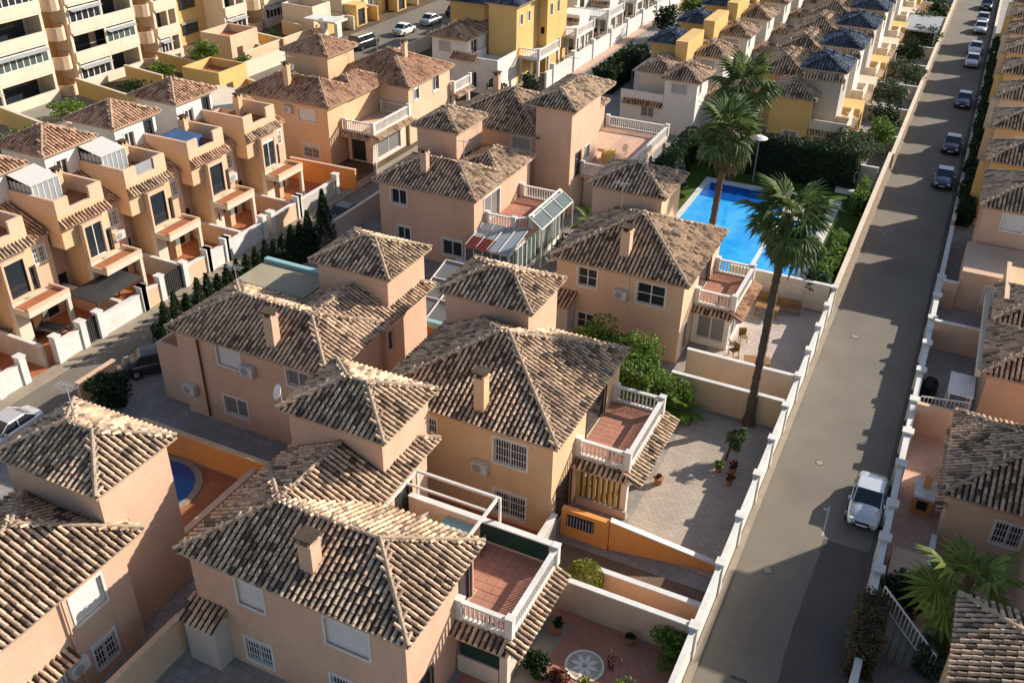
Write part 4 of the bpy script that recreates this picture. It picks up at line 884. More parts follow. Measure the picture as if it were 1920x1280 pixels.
for i in range(7):
    y=91.2+9.9*i
    lab=['white house with a shuttered front window above the pool palms','beige house with sunlit white side wall, second behind the palms','white-sided house third from the pool palms','fourth house in the line behind the pool palms','fifth house in the line behind the pool palms','sixth house in the line behind the pool palms','last house in the line behind the pool palms'][i]
    if i==0:
        H=House('villa',lab,'house',(-26,y+3),'houses along the back of the pool block',lod=2,wall='stucco_white',tile='tile_sand')
        H.block(-26.9,y+.3,-23.6,y+4.4,0,5.6,[('S',-26.2,-24.6,4.2,5.2,'shutter_grey'),('E',y+1.2,y+1.8,4.2,5.1,'two')],top=False); H.roof(-27.3,y,-23.2,y+5.2,5.6)
        H.block(-23.6,y+4.2,-21.5,y+7,0,3.2,(),mat='stucco_white'); H.roof(-23.9,y+3.9,-21.2,y+7.4,3.2,.4)
        H.block(-30.5,y+3.0,-27,y+8.4,0,5.2,(),mat='stucco_buff',top=False); H.roof(-30.8,y+2.7,-26.6,y+8.8,5.2)
        H.block(-31.5,y+.6,-27,y+2.9,0,2.9,[('S',-29.2,-27.9,1.3,2.4,'two')],mat='stucco_white'); b=MB(); b.box(-31.5,y+.5,2.95,-27,y+.62,3.8); H.part('parapet',b,'stucco_white'); H.pent(-31.2,y+.5,-27,y+.5,2.6,.6,'S',.35,tile='tile_red')
        G0=H.done()
    else: copy_tree(G0,(-26,y+3,0),lab,group='houses along the back of the pool block')
K0=None
for i in range(6):
    y=101+10.2*i
    lab=['yellow house with blue roof next to the white carport tent','second yellow blue-roofed house along the back street','third yellow blue-roofed house along the back street','fourth yellow blue-roofed house along the back street','fifth yellow blue-roofed house along the back street','sixth yellow blue-roofed house along the back street'][i]
    if i==0:
        H=House('yellow_house',lab,'house',(-30,y+2),'yellow houses along the back street',lod=2,wall='stucco_ochre',tile='tile_blue')
        H.block(-31.6,y,-28.2,y+4,0,6.5,(),top=False); H.roof(-32,y-.4,-27.8,y+4.4,6.5,.45)
        H.block(-28.1,y-3,-26.8,y+3,0,7.6,(),mat='stucco_ochre'); H.block(-33.6,y+1,-31.7,y+4,0,3,(),mat='stucco_white'); K0=H.done()
    else: copy_tree(K0,(-30,y+2,0),lab,group='yellow houses along the back street')
# left of back street further up: white/cream houses with balconies
W0=None
for i in range(6):
    y=100.5+11*i
    lab=['nearest','second','third','fourth','fifth','farthest'][i]+' pale house with pergola terrace behind the long white wall of the back street'
    if i==0:
        H=House('villa',lab,'house',(-48,y+3),'pale houses behind the long white wall',lod=2,wall='stucco_cream',tile='tile_red')
        b=MB(); b.box(-49.3,y-.5,2.8,-44.4,y+5.5,3.0); H.part('terrace_slab',b,'stucco_white')
        for x in(-49,-46.8,-44.6):
            for yy in (y-.3,y+2.5,y+5.3): b=MB(); b.box(x-.14,yy-.14,0,x+.14,yy+.14,2.8); H.part('porch_column',b,'stucco_white')
        H.rail([(-49.2,y-.4),(-44.5,y-.4),(-44.5,y+5.4)],3.0)
        H.block(-53,y+1,-49.5,y+8,0,5.6,[('E',y+2,y+3.4,3.2,5.2,'door_dark'),('E',y+5,y+6,.2,2.2,'two')],mat='stucco_cream',top=False); H.roof(-53.3,y+.6,-49.1,y+8.4,5.6,.4)
        H.block(-49.4,y+5.6,-46.5,y+9,0,4.2,[('E',y+6.4,y+7.6,.3,2.2,'two')],mat='stucco_white'); H.pent(-49.2,y+5.6,-46.5,y+5.6,3.4,.6,'S',.3)
        W0=H.done()
    else: copy_tree(W0,(-48,y+3,0),lab,group='pale houses behind the long white wall')
Y0=None
for i in range(4):
    y=113+14*i
    lab=['first','second','third','fourth'][i]+' yellow tower house up the hill line behind the pale pergola houses'
    if i==0:
        H=House('yellow_house',lab,'house',(-56,y+3),'yellow tower houses behind the pale ones',lod=2,wall='stucco_ochre',tile='tile_red')
        H.block(-57,y,-53.6,y+5,0,8.5,[('E',y+1,y+1.7,6.3,7.5,'two'),('E',y+3,y+3.7,6.3,7.5,'two')],top=False); H.roof(-57.4,y-.4,-53.2,y+5.4,8.5,.45)
        H.block(-62,y-2,-57.1,y+5,0,5.6,(),top=False); H.roof(-62.4,y-2.4,-56.8,y+5.4,5.6,.42,tile='tile_blue'); Y0=H.done()
    else: copy_tree(Y0,(-56,y+3,0),lab,group='yellow tower houses behind the pale ones')
# ================================================================== APARTMENTS (far left)
def apt(name,label,bays,stairs,loc,floors=5):
    t=thing(name,label,'apartment block',loc); FH=3.05
    for (y0,y1,style) in bays:
        b=MB(); b.box(-100,y0,0,-90.2,y1,FH*floors+.6); b.box(-90.19,y0,0,-88.0,y0+.35,FH*floors); b.box(-90.19,y1-.35,0,-88,y1,FH*floors); b.build('wall',['stucco_cream'],t)
        for k in range(floors):
            z=FH*k; mid=y0+(y1-y0)*(.5 if style!=2 else .55)
            b=MB(); b.box(-90.19,y0+.36,z-.28,-87.85,y1-.36,z+.0); b.box(-88.05,y0+.1,z+.001,-87.8,y1-.1,z+1.05); b.build('balcony_parapet',['stucco_cream'],t)
            b=MB(); b.box(-88.0,mid-.12,z+1.06,-87.85,mid+.12,z+FH-.29); b.build('pier',['stucco_cream'],t)
            b=MB(); b.box(-90.15,y0+.7,z+.1,-90.1,mid-.5,z+2.3); b.box(-90.15,mid+.5,z+.1,-90.1,y1-.8,z+2.3); b.build('window',['glass_dark'],t)
            g=None
            if (style==1 and k in(0,1,2,3)):
                a,c=(y0+.4,mid-.15) if k%2==0 else (mid+.15,y1-.4)
                g=(a,c)
            if style==2 and k in(0,): g=(y0+.4,mid-.1)
            if style==3 and k in(0,2): g=(y0+.4,y1-.4)
            if g:
                a,c=g; b=MB(); n=max(3,int((c-a)/.75)); 
                for i in range(n+1): y=a+(c-a)*i/n; b.box(-87.98,y-.06,z+1.06,-87.9,y+.06,z+2.5)
                b.box(-87.98,a,z+2.5,-87.9,c,z+2.6); b.box(-87.99,a,z+1.06,-87.89,c,z+1.14); f=b.build('glazing_frame',['white_paint'],t)
                b=MB(); b.box(-87.96,a,z+1.07,-87.93,c,z+2.49); b.build('pane',['glass_dark' if k!=1 else 'teal_glass'],f)
                b=MB(); b.quad((-87.95,a,z+2.5),(-87.3,a,z+2.3),(-87.3,c,z+2.3),(-87.95,c,z+2.5)); b.build('awning',['grey_metal'],t)
    for (y0,y1) in stairs:
        b=MB(); b.box(-100,y0,0,-90.5,y1,FH*floors+.6); b.build('wall',['stucco_ochre'],t)
        for k in range(floors):
            z=FH*k; b=MB(); n=9; c=(y0+y1)/2; R=(y1-y0)/2
            pts=[(-90.4+ (3.1)*math.cos(a)*1.0, c+R*math.sin(a)) for a in np.linspace(-math.pi/2,math.pi/2,n)]
            for i in range(n-1):
                (xa,ya),(xb,yb)=pts[i],pts[i+1]; b.quad((xa,ya,z-.25),(xb,yb,z-.25),(xb,yb,z+1.1),(xa,ya,z+1.1)); b.quad((xb*1+.0-.2,yb,z-.25),(xa-.2,ya,z-.25),(xa-.2,ya,z+1.1),(xb-.2,yb,z+1.1)); b.quad((xa,ya,z+1.1),(xb,yb,z+1.1),(xb-.2,yb,z+1.1),(xa-.2,ya,z+1.1))
            b.poly([(x,y,z) for x,y in pts]); b.poly([(x,y,z-.25) for x,y in pts][::-1]); b.build('curved_balcony',['stucco_peach'],t)
    return t
apt('apartment_block','large cream apartment block with stacked balconies at the top left corner',[(57,70.8,1),(73.75,83.2,1),(86.0,89.9,2)],[(70.8,73.75),(83.2,86.0)],(-92,74,0))
apt('apartment_block','second cream apartment block beyond the ochre recess wall, glazed corner balcony low down',[(98,102.4,3),(105.8,115,2),(118.4,127,1),(130,142,2)],[(102.4,105.8),(115,118.4),(127,130)],(-92,110,0))
b=MB(); b.box(-100,89.95,0,-91.2,97.95,15.5,0)
for z in(1.2,4.3,7.4): b.box(-91.19,93.6,z,-91.1,96.4,z+1.3,1); b.box(-91.1,93.5,z+1.3,-91.05,96.5,z+1.6,2)
single('link_building',b,['stucco_ochre','glass_dark','grey_metal'],'tall ochre blank wall with large grey windows between the two cream blocks','building')
# ochre garden walls in front of apartments
def owall(l,x0,y0,x1,y1,h,m='stucco_ochre',cap='stucco_cream'): gwall(l,x0,y0,x1,y1,h,.25,m,cap,group='ochre garden walls by the apartments')
owall('stepped ochre wall under the first curved stair of the apartments',-87,72.5,-79,71,1.8); owall('long ochre wall leading from the apartments towards the red towers',-79,71,-69,70,1.8)
owall('ochre wall in front of the shaded palm bed',-86.5,62,-76,60,1.8); owall('ochre wall under the second curved stair',-87,84.8,-79,83.5,1.8); owall('long ochre wall past the bright green bush',-79,83.5,-68,80.5,1.8)
owall('ochre wall under the glazed corner balcony',-86.5,98.5,-78,97,1.7,'stucco_ochre'); owall('brown wall with a pale cap beyond the glazed corner',-84,104.5,-77,103,1.7,'stucco_orange'); owall('peach wall beside the dark parked van',-78.5,90,-78.5,103,1.6,'stucco_peach')
owall('cream wall beside the street of parked cars',-63.5,84,-63.5,108,1.6,'stucco_cream'); owall('pale wall near the white gate house',-84,112,-77,111,1.7,'stucco_cream'); owall('far ochre wall near the white gate house',-86,118,-77,117,1.9)
b=MB(); b.box(-70.5,70.3,0,-63.2,76,2.6); single('flat_roof_shed',b,'stucco_cream','plain cream flat-topped annex behind the red towers','shed')
b=MB(); b.box(-77.2,103.6,0,-76.6,104.4,3.0); b.box(-79.5,103.2,2.6,-74.5,106,2.85); b.box(-76.9,106.2,0,-76.4,107.2,2.6)
single('carport',b,'white_paint','white gate canopy on the pavement behind the dark van','carport')
tree('bright green small tree behind the ochre wall by the apartments',-80.5,85.5,3.6,1.9,'leaf_green',1400,.16)
bush('bush','dark bush bed below the apartment balconies','bush',-80,73.5,2.3,2.2,1300,'leaf_dark',.17,group='planting by the apartments'); bush('bush','dark bush beside the shaded bed further right','bush',-76.5,74.5,1.8,1.8,900,'leaf_green',.17,group='planting by the apartments')
bush('bush','green bush at the far left edge below the glazed balcony','bush',-78,57.5,2.4,2.2,1300,'leaf_green',.17); bush('bush','dark bush next to the ochre wall at the far left','bush',-74,57,2.0,1.8,1000,'leaf_dark',.17)

# infill between the terraced row and the apartments
for i,(x0,y0,x1,y1,h,m) in enumerate(((-66.5,44,-61.5,49,2.8,'stucco_cream'),(-67.5,52.5,-61.8,57.5,3.0,'stucco_peach'),(-68.5,60.5,-62.5,65,2.8,'stucco_cream'),(-76,77,-71,81.5,2.6,'stucco_ochre'),(-84,89,-79.5,94,2.7,'stucco_peach'),(-85,106,-80,110,2.7,'stucco_cream'),(-84.5,121,-79,126,2.7,'stucco_ochre'))):
    w_=['nearest behind the red towers at the left','second behind the red towers','third behind the red towers','beside the long ochre wall','below the tall ochre blank wall','beyond the white gate canopy','farthest along the apartment street'][i]
    t=thing('garden_annex','flat-roofed garden annex with a low parapet, '+w_,'annex',((x0+x1)/2,(y0+y1)/2,0),'flat-roofed annexes by the apartments')
    b=MB(); b.box(x0,y0,0,x1,y1,h); b.build('wall',[m],t)
    b=MB(); b.box(x0,y0,h,x1,y0+.2,h+.9); b.box(x1-.2,y0+.2,h,x1,y1,h+.9); b.box(x0,y1-.2,h,x1-.2,y1,h+.9); b.box(x0,y0+.2,h,x0+.2,y1-.2,h+.9); b.build('parapet',[m],t)
    b=MB(); b.box(x0+.25,y0+.25,h+.001,x1-.25,y1-.25,h+.03); b.build('roof_floor',['terracotta_floor'],t)
    b=MB(); b.box(x1,y0+1,.1,x1+.03,y0+2,2.1); b.build('door',['brown_door'],t)
for i,(x0,y0,x1,y1) in enumerate(((-86.5,50,-70,48.5),(-69.5,44,-69.5,68),(-77,62,-70,61.5),(-86.5,79,-80,78),(-75.5,84.5,-75.5,96),(-86,94.5,-79,93.5),(-78.5,104.5,-78.5,117),(-85,129,-77,128),(-63.2,58,-63.2,78))):
    gwall(['lowest left','second, running away from the camera,','third','fourth, short,','fifth, along the parked cars,','sixth, short,','seventh, by the white canopy,','eighth, far,','ninth, behind the row towers,'][i]+' cream-capped garden wall below the apartments',x0,y0,x1,y1,1.7,.22,['stucco_ochre','stucco_cream','stucco_orange'][i%3],'stucco_cream',group='garden walls below the apartments')
for i,(x,y,r) in enumerate(((-72,53,1.6),(-66,59,1.3),(-82,66,2.0),(-72.5,66,1.5),(-83,81,1.6),(-81.5,99.5,1.5),(-76.8,88,1.2))):
    bush('bush',['lowest','second lowest','third','fourth','fifth','sixth','seventh'][i]+' green bush in the walled gardens below the apartments','bush',x,y,r,1.9,700,'leaf_dark' if i%2 else 'leaf_green',.17,group='garden bushes below the apartments')
AP0=None
for i in range(5):
    y=112+10.5*i; lab=['first','second','third','fourth','fifth'][i]+' cream row house with dark garage door across from the parked cars'
    if i==0:
        H=House('row_house',lab,'house',(-82,y+3),'cream row houses on the apartment street',lod=2,wall='stucco_cream')
        H.block(-85.5,y,-79.5,y+6,0,5.8,[('E',y+.8,y+2,3.4,4.8,'two'),('E',y+3.6,y+5,3.2,5.0,'two'),('E',y+3.4,y+5.2,.1,2.4,'door_dark')],topmat='terracotta_floor'); H.block(-79.49,y+.3,-77.4,y+2.8,0,2.9,[('E',y+.8,y+2.2,.1,2.2,'door_dark')],mat='stucco_ochre')
        b=MB(); b.box(-85.5,y,5.8,-79.5,y+.2,6.6); b.box(-79.7,y+.2,5.8,-79.5,y+6,6.6); b.box(-85.5,y+5.8,5.8,-79.7,y+6,6.6); H.part('parapet',b,'stucco_cream')
        H.block(-84.5,y+6.01,-79.8,y+9,0,4.6,[('E',y+6.8,y+8,1.2,2.4,'two')],mat='stucco_white'); H.roof(-84.8,y+5.9,-79.4,y+9.4,4.6,.4,tile='tile_red'); AP0=H.done()
    else: copy_tree(AP0,(-82,y+3,0),lab,group='cream row houses on the apartment street',swap=None if i%2==0 else {'stucco_cream':'stucco_buff'})
# aerials and satellite dishes on roofs
def aerial(label,x,y,z,h=1.8):
    t=thing('aerial',label,'aerial',(x,y,z)); b=MB(); b.tube((x,y,z),(x,y,z+h),.03,.025,5); b.build('mast',['grey_metal'],t); b=MB(); b.tube((x-.5,y,z+h-.1),(x+.5,y,z+h-.05),.02,.02,4)
    for i in range(6): b.tube((x-.45+i*.18,y-.25,z+h-.08),(x-.45+i*.18,y+.25,z+h-.08),.012,.012,4)
    b.build('antenna',['grey_metal'],t)
for l,x,y,z in (('aerial on the pinkish villa roof behind the cypress hedge',-33.5,35.4,7.0),('aerial on the tan villa roof by the pool',-18.2,54.8,7.8),('aerial on the conservatory villa roof',-31.8,58.6,7.0),('aerial on the orange villa chimney side',-56.6,70.6,7.0),('aerial on the tall brown house',-29,72,10.2),('aerial on the left villa tower',-29.9,21.1,9.0),('aerial on the peach villa by the back street',-53,80,7.6)): aerial(l,x,y,z)
# ================================================================== WALLS of the middle block
gwall('white-capped boundary wall along the left side of the road, nearest stretch',-4.75,15,-4.75,33.0,1.75,.18,'stucco_white',group='left road wall')
gwall('white-capped boundary wall along the left side of the road beside the beige driveway',-4.75,33.0,-4.75,46.4,1.75,.18,'stucco_white',group='left road wall')
gwall('white-capped wall along the left of the road beside the patio with the benches',-4.75,46.4,-4.75,62.0,1.65,.18,'stucco_white',group='left road wall')
gwall('cream road wall beside the swimming pool garden',-4.75,62.1,-4.75,92,1.6,.3,'stone_wall','stucco_cream',group='left road wall')
gwall('long cream road wall running up to the far end',-4.6,92.1,-4.6,190,1.5,.3,'stone_wall','stucco_cream',group='left road wall')
for i,y in enumerate([19.5,24,28.6,32.7,36.2,39.7,43,46.4,49.8,53,56.2,59.2,62]):
    b=MB(); b.box(-4.93,y-.2,0,-4.57,y+.2,1.92); b.box(-4.97,y-.24,1.92,-4.53,y+.24,1.99)
    w_=['at the bottom edge of the photo','beside the corner bush of the red yard','beside the pink yard wall','at the end of the orange wall','first along the beige driveway','second along the beige driveway','third along the beige driveway','at the corner by the tall palm','first beside the patio','second beside the patio','third beside the patio','fourth beside the patio','at the pool corner'][i]
    single('wall_pillar',b,'white_paint','white pillar of the left road wall '+w_,'pillar','pillars of the left road wall')
gwall('pink wall with white coping on the far side of the red paved yard',-10.9,28.65,-4.95,28.65,1.8,.22,'stucco_pink')
gwall('narrow peach wall beyond the ball-shaped bush',-9.8,30.45,-5.0,30.45,1.2,.22,'stucco_peach')
gwall('bright orange sloping wall with white coping below the beige driveway',-10.2,33.2,-4.95,34.1,1.75,.25,'stucco_deep',h2=.35)
b=MB(); b.box(-12.7,33.0,0,-10.25,33.3,1.7); b.box(-12.4,32.95,.75,-11.0,33.0,1.45,1); 
for i in range(9): b.box(-12.35+i*.16,32.91,.8,-12.31+i*.16,32.95,1.4,2)
single('garden_wall',b,['stucco_deep','void','grey_metal'],'orange wall panel with a barred opening under the striped curtain porch','wall')
gwall('white-topped low wall from the dark door of the orange villa towards the pergola terrace',-12.9,28.9,-12.9,32.6,1.5,.25,'stucco_grey')
gwall('orange-brown wall with white coping behind the tall palm trunk',-11.5,46.7,-4.95,46.7,1.9,.22,'stucco_orange')
gwall('cream wall around the patio next to the palm trunk',-11.5,49.9,-5.0,49.9,1.7,.22,'stucco_cream')
gwall('cream wall between the patio and the swimming pool',-12,61.8,-5,61.8,2.0,.25,'stucco_cream')
gwall('orange wall in front of the round pool garden',-36,29.3,-27.5,29.3,1.6,.25,'stucco_deep','stucco_orange')
gwall('terracotta wall on the right of the round pool',-28.3,23.4,-28.3,29.2,1.1,.3,'stucco_orange','stucco_peach')
gwall('peach alley wall between the two nearest villas',-24.3,12,-24.3,19.4,1.9,.22,'stucco_peach','stucco_peach')
gwall('orange-brown side wall of the driveway behind the dark parked car',-40.3,37.8,-36.2,37.8,1.9,.25,'stucco_deep','stucco_orange')
gwall('orange gate wall under the small street bush',-41.8,30.2,-41.8,33.0,1.6,.25,'stucco_orange','stucco_peach')
gwall('brown wall in front of the orange villa by the street bend',-52.3,64.2,-45.6,64.4,1.9,.22,'stucco_deep','stucco_pink')
gwall('pale wall on the far side of the street bend',-45.0,66.5,-48.2,71.5,1.7,.22,'stucco_grey','stucco_cream')
gwall('wall along the near side of the back street by the conservatory villa',-41.6,53,-41.6,66,1.6,.25,'stucco_grey','stucco_cream')
gwall('pale wall between the conservatory villa and the tower villa',-41.5,67,-27.5,67,1.8,.22,'stucco_cream','stucco_cream')
gwall('white-lit wall below the tan villa with two white pots',-30,54,-22.5,54,1.6,.22,'stucco_white')
gwall('long bright white wall on the far side of the back street',-43.1,99,-43.1,215,1.9,.25,'white_paint','white_paint')
b=MB(); b.box(-43.0,99,0,-41.9,215,.12); struct('pavement',b,'paver_pink')
for i in range(10):
    y=101+6.2*i; b=MB(); b.box(-43.4,y-.3,0,-42.85,y+.3,2.5)
    single('wall_pillar',b,'white_paint',['nearest','second','third','fourth','fifth','sixth','seventh','eighth','ninth','farthest'][i]+' white pillar of the long bright wall of the back street','pillar','pillars of the long bright wall')
gwall('cream fence wall across the far side of the pool garden',-21.5,86.6,-5.2,86.6,1.9,.22,'stucco_cream')
for i in range(8):
    y=97+9.3*i; gwall(['first','second','third','fourth','fifth','sixth','seventh','eighth'][i]+' cream cross wall between the gardens beyond the pool',-9.2,y,-4.8,y,1.5,.2,'stucco_cream',group='cross walls beyond the pool')
# right side of the road
gwall('white-capped wall along the right side of the road beside the parked silver car',1.75,34.2,1.75,47.6,1.35,.25,'stucco_white',group='right road wall')
gwall('white-capped wall on the right of the road at the bottom of the photo',1.75,15,1.75,30.4,1.35,.25,'stucco_white',group='right road wall')
gwall('white-capped wall on the right of the road beside the shady yard',1.75,47.7,1.75,68,1.35,.25,'stucco_white',group='right road wall')
gwall('white wall on the right of the road past the pale annex',1.75,68.2,1.75,78,1.3,.25,'stucco_white',group='right road wall')
gwall('low right road wall running up behind the parked cars',1.75,80,1.75,190,1.0,.25,'stucco_grey','stucco_cream',group='right road wall')
for i,y in enumerate([22,26,36,38.3,41,44.5,47.6,51,54.5,58,61.5,65,68]):
    b=MB(); b.box(1.5,y-.22,0,2.0,y+.22,1.5); b.box(1.45,y-.27,1.5,2.05,y+.27,1.58)
    w_=['nearest the bottom edge','below the dry hedge','before the silver car','level with the silver car bonnet','level with the silver car boot','at the near corner of the pink terrace','at the curved railing','first beside the shady yard','second beside the shady yard','third beside the shady yard','fourth beside the shady yard','fifth beside the shady yard','at the pale annex'][i]
    single('wall_pillar',b,'white_paint','small white pillar of the right road wall '+w_,'pillar','pillars of the right road wall')
gwall('peach wall across the pink terrace garden',1.9,50.0,4.6,50.0,1.9,.25,'stucco_pink','stucco_peach')
gwall('pale purple-shaded wall across the shady yard',1.9,60.2,5.6,60.2,2.0,.22,'stucco_pink'); gwall('shaded pink wall beside the blue pool cover',1.9,66.4,2.9,66.4,2.0,.22,'stucco_pink')
gwall('curved-top side wall of the pink terrace garden',3.9,37.5,3.9,40.2,.9,.2,'stucco_peach'); gwall('peach pillar wall beside the dark balcony',5.5,60.4,5.5,66,4.4,.22,'stucco_peach','stucco_peach')
def railing(label,x0,y0,x1,y1,z=0,h=1.1,z1=None):
    t=thing('railing',label,'railing',(x0,y0,z)); z1=z if z1 is None else z1; b=MB(); b.tube((x0,y0,z+h),(x1,y1,z1+h),.05,.05,5); b.tube((x0,y0,z+.1),(x1,y1,z1+.1),.04,.04,5); b.build('handrail',['white_paint'],t)
    b=MB(); n=int(math.hypot(x1-x0,y1-y0)/.2)
    for i in range(n+1): u=i/n; x=x0+(x1-x0)*u;y=y0+(y1-y0)*u;zz=z+(z1-z)*u; b.tube((x,y,zz+.1),(x,y,zz+h),.03,.03,4,0,False)
    b.build('balusters',['white_paint'],t)['kind']='stuff'; return t
railing('white curved railing across the right garden above the pink wall',2.0,50.5,4.6,51.1,1.3,.8); railing('white sloping stair railing beside the dry hedge at the lower right',2.1,34.0,4.6,31.8,1.4,1.0,.6)
b=MB()
for i in range(7): b.box(2.2+i*.33,32.2,0,2.5+i*.33,33.6,1.5-i*.2)
single('steps',b,'concrete','stone steps behind the sloping white railing at the lower right','steps')
b=MB(); b.box(2.7,42.6,0,3.6,44.0,1.1,0); b.box(2.65,42.5,1.1,3.65,44.1,1.24,1); b.box(3.0,43.3,1.24,3.35,43.7,1.75,0); b.box(2.9,42.52,.4,3.4,42.6,.9,2)
single('barbecue',b,['stucco_deep','white_paint','void'],'orange brick barbecue with a white top on the pink terrace','barbecue')
b=MB(); b.box(3.3,51.2,2.3,4.65,53.6,2.4)
for x in(3.4,4.55):
    for y in(51.3,53.5): b.box(x-.05,y-.05,0,x+.05,y+.05,2.3)
single('carport',b,'white_paint','white carport roof in front of the right-hand house with the upper roof','carport')
b=MB(); b.tube((2.3,52.2,.35),(2.5,55.2,.35),.45,.45,8); b.box(2.2,53,.6,2.5,54.3,1.3); single('motorcycle_cover',b,'rubber','black covered motorcycle beside the right road wall in the shady yard','motorcycle')
b=MB(); b.box(2.1,66.7,0,3.0,69.0,.9); single('pool_cover',b,'blue_cloth','blue covered box beside the pale annex right of the road','box')
b=MB(); b.tube((3.1,62.3,0),(3.1,62.3,.35),.6,.65,14); b.tube((3.1,62.3,.3),(3.1,62.3,.36),.55,.55,14,1); single('paddling_pool',b,['blue_cloth','pool_water'],'small blue paddling pool in the shady right-hand yard','paddling pool')
# ================================================================== small things
b=MB(); b.tube((-33.0,26.6,0),(-33.0,26.6,.08),2.5,2.5,28,0); b.tube((-33.0,26.6,.08),(-33.0,26.6,.1),2.1,2.1,28,1); single('round_pool',b,['kerb','round_water'],'small round dark blue pool in the terracotta garden behind the left tower','pool')
# mosaic medallion
t=thing('mosaic_medallion','round white stone rosette set in the red paved yard','mosaic',(-8.6,26.1,.01)); b=MB(); b.tube((-8.6,26.1,.006),(-8.6,26.1,.03),.85,.85,32); b.build('disc',['paver_pale'],t)
b=MB()
for i in range(32):
    a=2*math.pi*i/32;c=2*math.pi*(i+1)/32; b.poly([(-8.6+.85*math.cos(a),26.1+.85*math.sin(a),.034),(-8.6+.85*math.cos(c),26.1+.85*math.sin(c),.034),(-8.6+.74*math.cos(c),26.1+.74*math.sin(c),.034),(-8.6+.74*math.cos(a),26.1+.74*math.sin(a),.034)])
b.build('ring',['mosaic'],t)
for i in range(8):
    a=2*math.pi*i/8; b=MB(); P=lambda r,o:(-8.6+r*math.cos(a+o),26.1+r*math.sin(a+o),.036); b.poly([P(.14,-.5),P(.4,-.28),P(.66,0),P(.4,.28),P(.14,.5)]); b.build('petal',['mosaic'],t)
# garden furniture on patio
def bench(label,x,y,rz,L=1.8):
    t=thing('bench',label,'bench',(x,y,0)); b=MB(); b.box(x-L/2,y-.25,.42,x+L/2,y+.25,.48); b.build('seat',['wood'],t); b=MB(); b.box(x-L/2,y+.22,.48,x+L/2,y+.28,.95); b.build('backrest',['wood'],t)
    for a in(-L/2+.1,L/2-.1): b=MB(); b.box(x+a-.05,y-.22,0,x+a+.05,y+.22,.42); b.build('leg',['wood'],t)
    t.rotation_euler=(0,0,rz)
def wtable(label,x,y,rz,L=1.6,W=.9,m='wood'):
    t=thing('garden_table',label,'table',(x,y,0)); b=MB(); b.box(x-L/2,y-W/2,.7,x+L/2,y+W/2,.76); b.build('table_top',[m],t)
    for a in(-L/2+.1,L/2-.1):
        for c in(-W/2+.1,W/2-.1): b=MB(); b.box(x+a-.04,y+c-.04,0,x+a+.04,y+c+.04,.7); b.build('leg',[m],t)
    t.rotation_euler=(0,0,rz)
bench('orange-brown bench by the cream pool wall, left of the two',-9.6,60.6,0); bench('orange-brown bench by the cream pool wall, right of the two',-7.4,60.4,.1); wtable('wooden table on the patio in front of the benches',-8.6,59.4,0)
wtable('orange-brown garden table beside the tall palm trunk',-7.6,52.2,.3); bench('brown bench at the foot of the wooden patio table near the palm trunk',-8.7,51.2,1.2,1.3)
deckchair('small brown chair on the patio, the one near the balcony house corner',-9.2,55.2,0,.5,'wood'); deckchair('small brown chair on the patio, closer to the cream wall',-9.3,53.2,0,-.6,'wood')
b=MB(); b.box(-12.2+4.0,84.0,0,-6.6,84.6,.35); single('sun_lounger',b,'white_paint','white sun lounger on the shaded pool lawn','sun lounger')
b=MB(); b.box(-17.5,83.4,0,-17.0,84.0,.45); single('sun_lounger',b,'white_paint','white folded lounger at the far pool edge left of the palms','sun lounger')
# lamp by palms
t=thing('garden_lamp','white disc-shaped lamp on a pole between the pool palms','lamp',(-15.3,83.0,0)); b=MB(); b.tube((-15.3,83.0,0),(-15.3,83.0,4.1),.06,.05,6); b.build('pole',['grey_metal'],t); b=MB(); b.tube((-15.3,83.0,4.1),(-15.3,83.0,4.3),.75,.35,16); b.build('lamp_shade',['white_paint'],t)
# washing stand in the nearest side alley / satellite dishes
def dish(label,x,y,z):
    t=thing('satellite_dish',label,'satellite dish',(x,y,z)); b=MB(); b.tube((x,y,z),(x,y,z+.7),.03,.03,5); b.build('mast',['grey_metal'],t); b=MB(); c=Vector((x-.05,y-.08,z+.75)); d=Vector((-.5,-.75,.45)).normalized(); b.tube(tuple(c),tuple(c+d*.06),.28,.36,14); b.build('dish',['white_paint'],t)
dish('white satellite dish by the left eave of the central tower roof',-24.0,27.0,7.95); dish('white satellite dish on the roof terrace of the tall brown house',-25.2,76,3.0); dish('satellite dish on the orange villa tower roof',-57,71.8,6.6)
# roof terrace bits
b=MB(); b.box(-26.6,73.6,3.02,-25.8,75,3.8); single('sofa',b,'curtain_gold','yellow sofa on the roof terrace of the tall brown house','sofa')
b=MB(); b.box(-53.6,50.6,7.02,-51.0,52.6,7.9); single('sofa_cover',b,'blue_cloth','dark blue covered furniture on a terraced-house roof terrace','furniture')
b=MB(); b.box(-53.6,25.9,7.02,-50.9,28.4,8.0); single('sofa_cover',b,'dark_metal','dark cover on the roof terrace at the left edge','furniture')
wtable('dark table in the yard behind the white gated wall',-49.5,35.0,.2,2.2,1.1,'dark_metal')
b=MB(); b.box(-49.7,36.9,2.1,-47.0,41.0,2.2)
for x in (-49.6,-47.1):
    for y in (37,40.9): b.box(x-.06,y-.06,0,x+.06,y+.06,2.1)
single('carport',b,'dark_metal','black carport roof beside the long white street wall','carport')
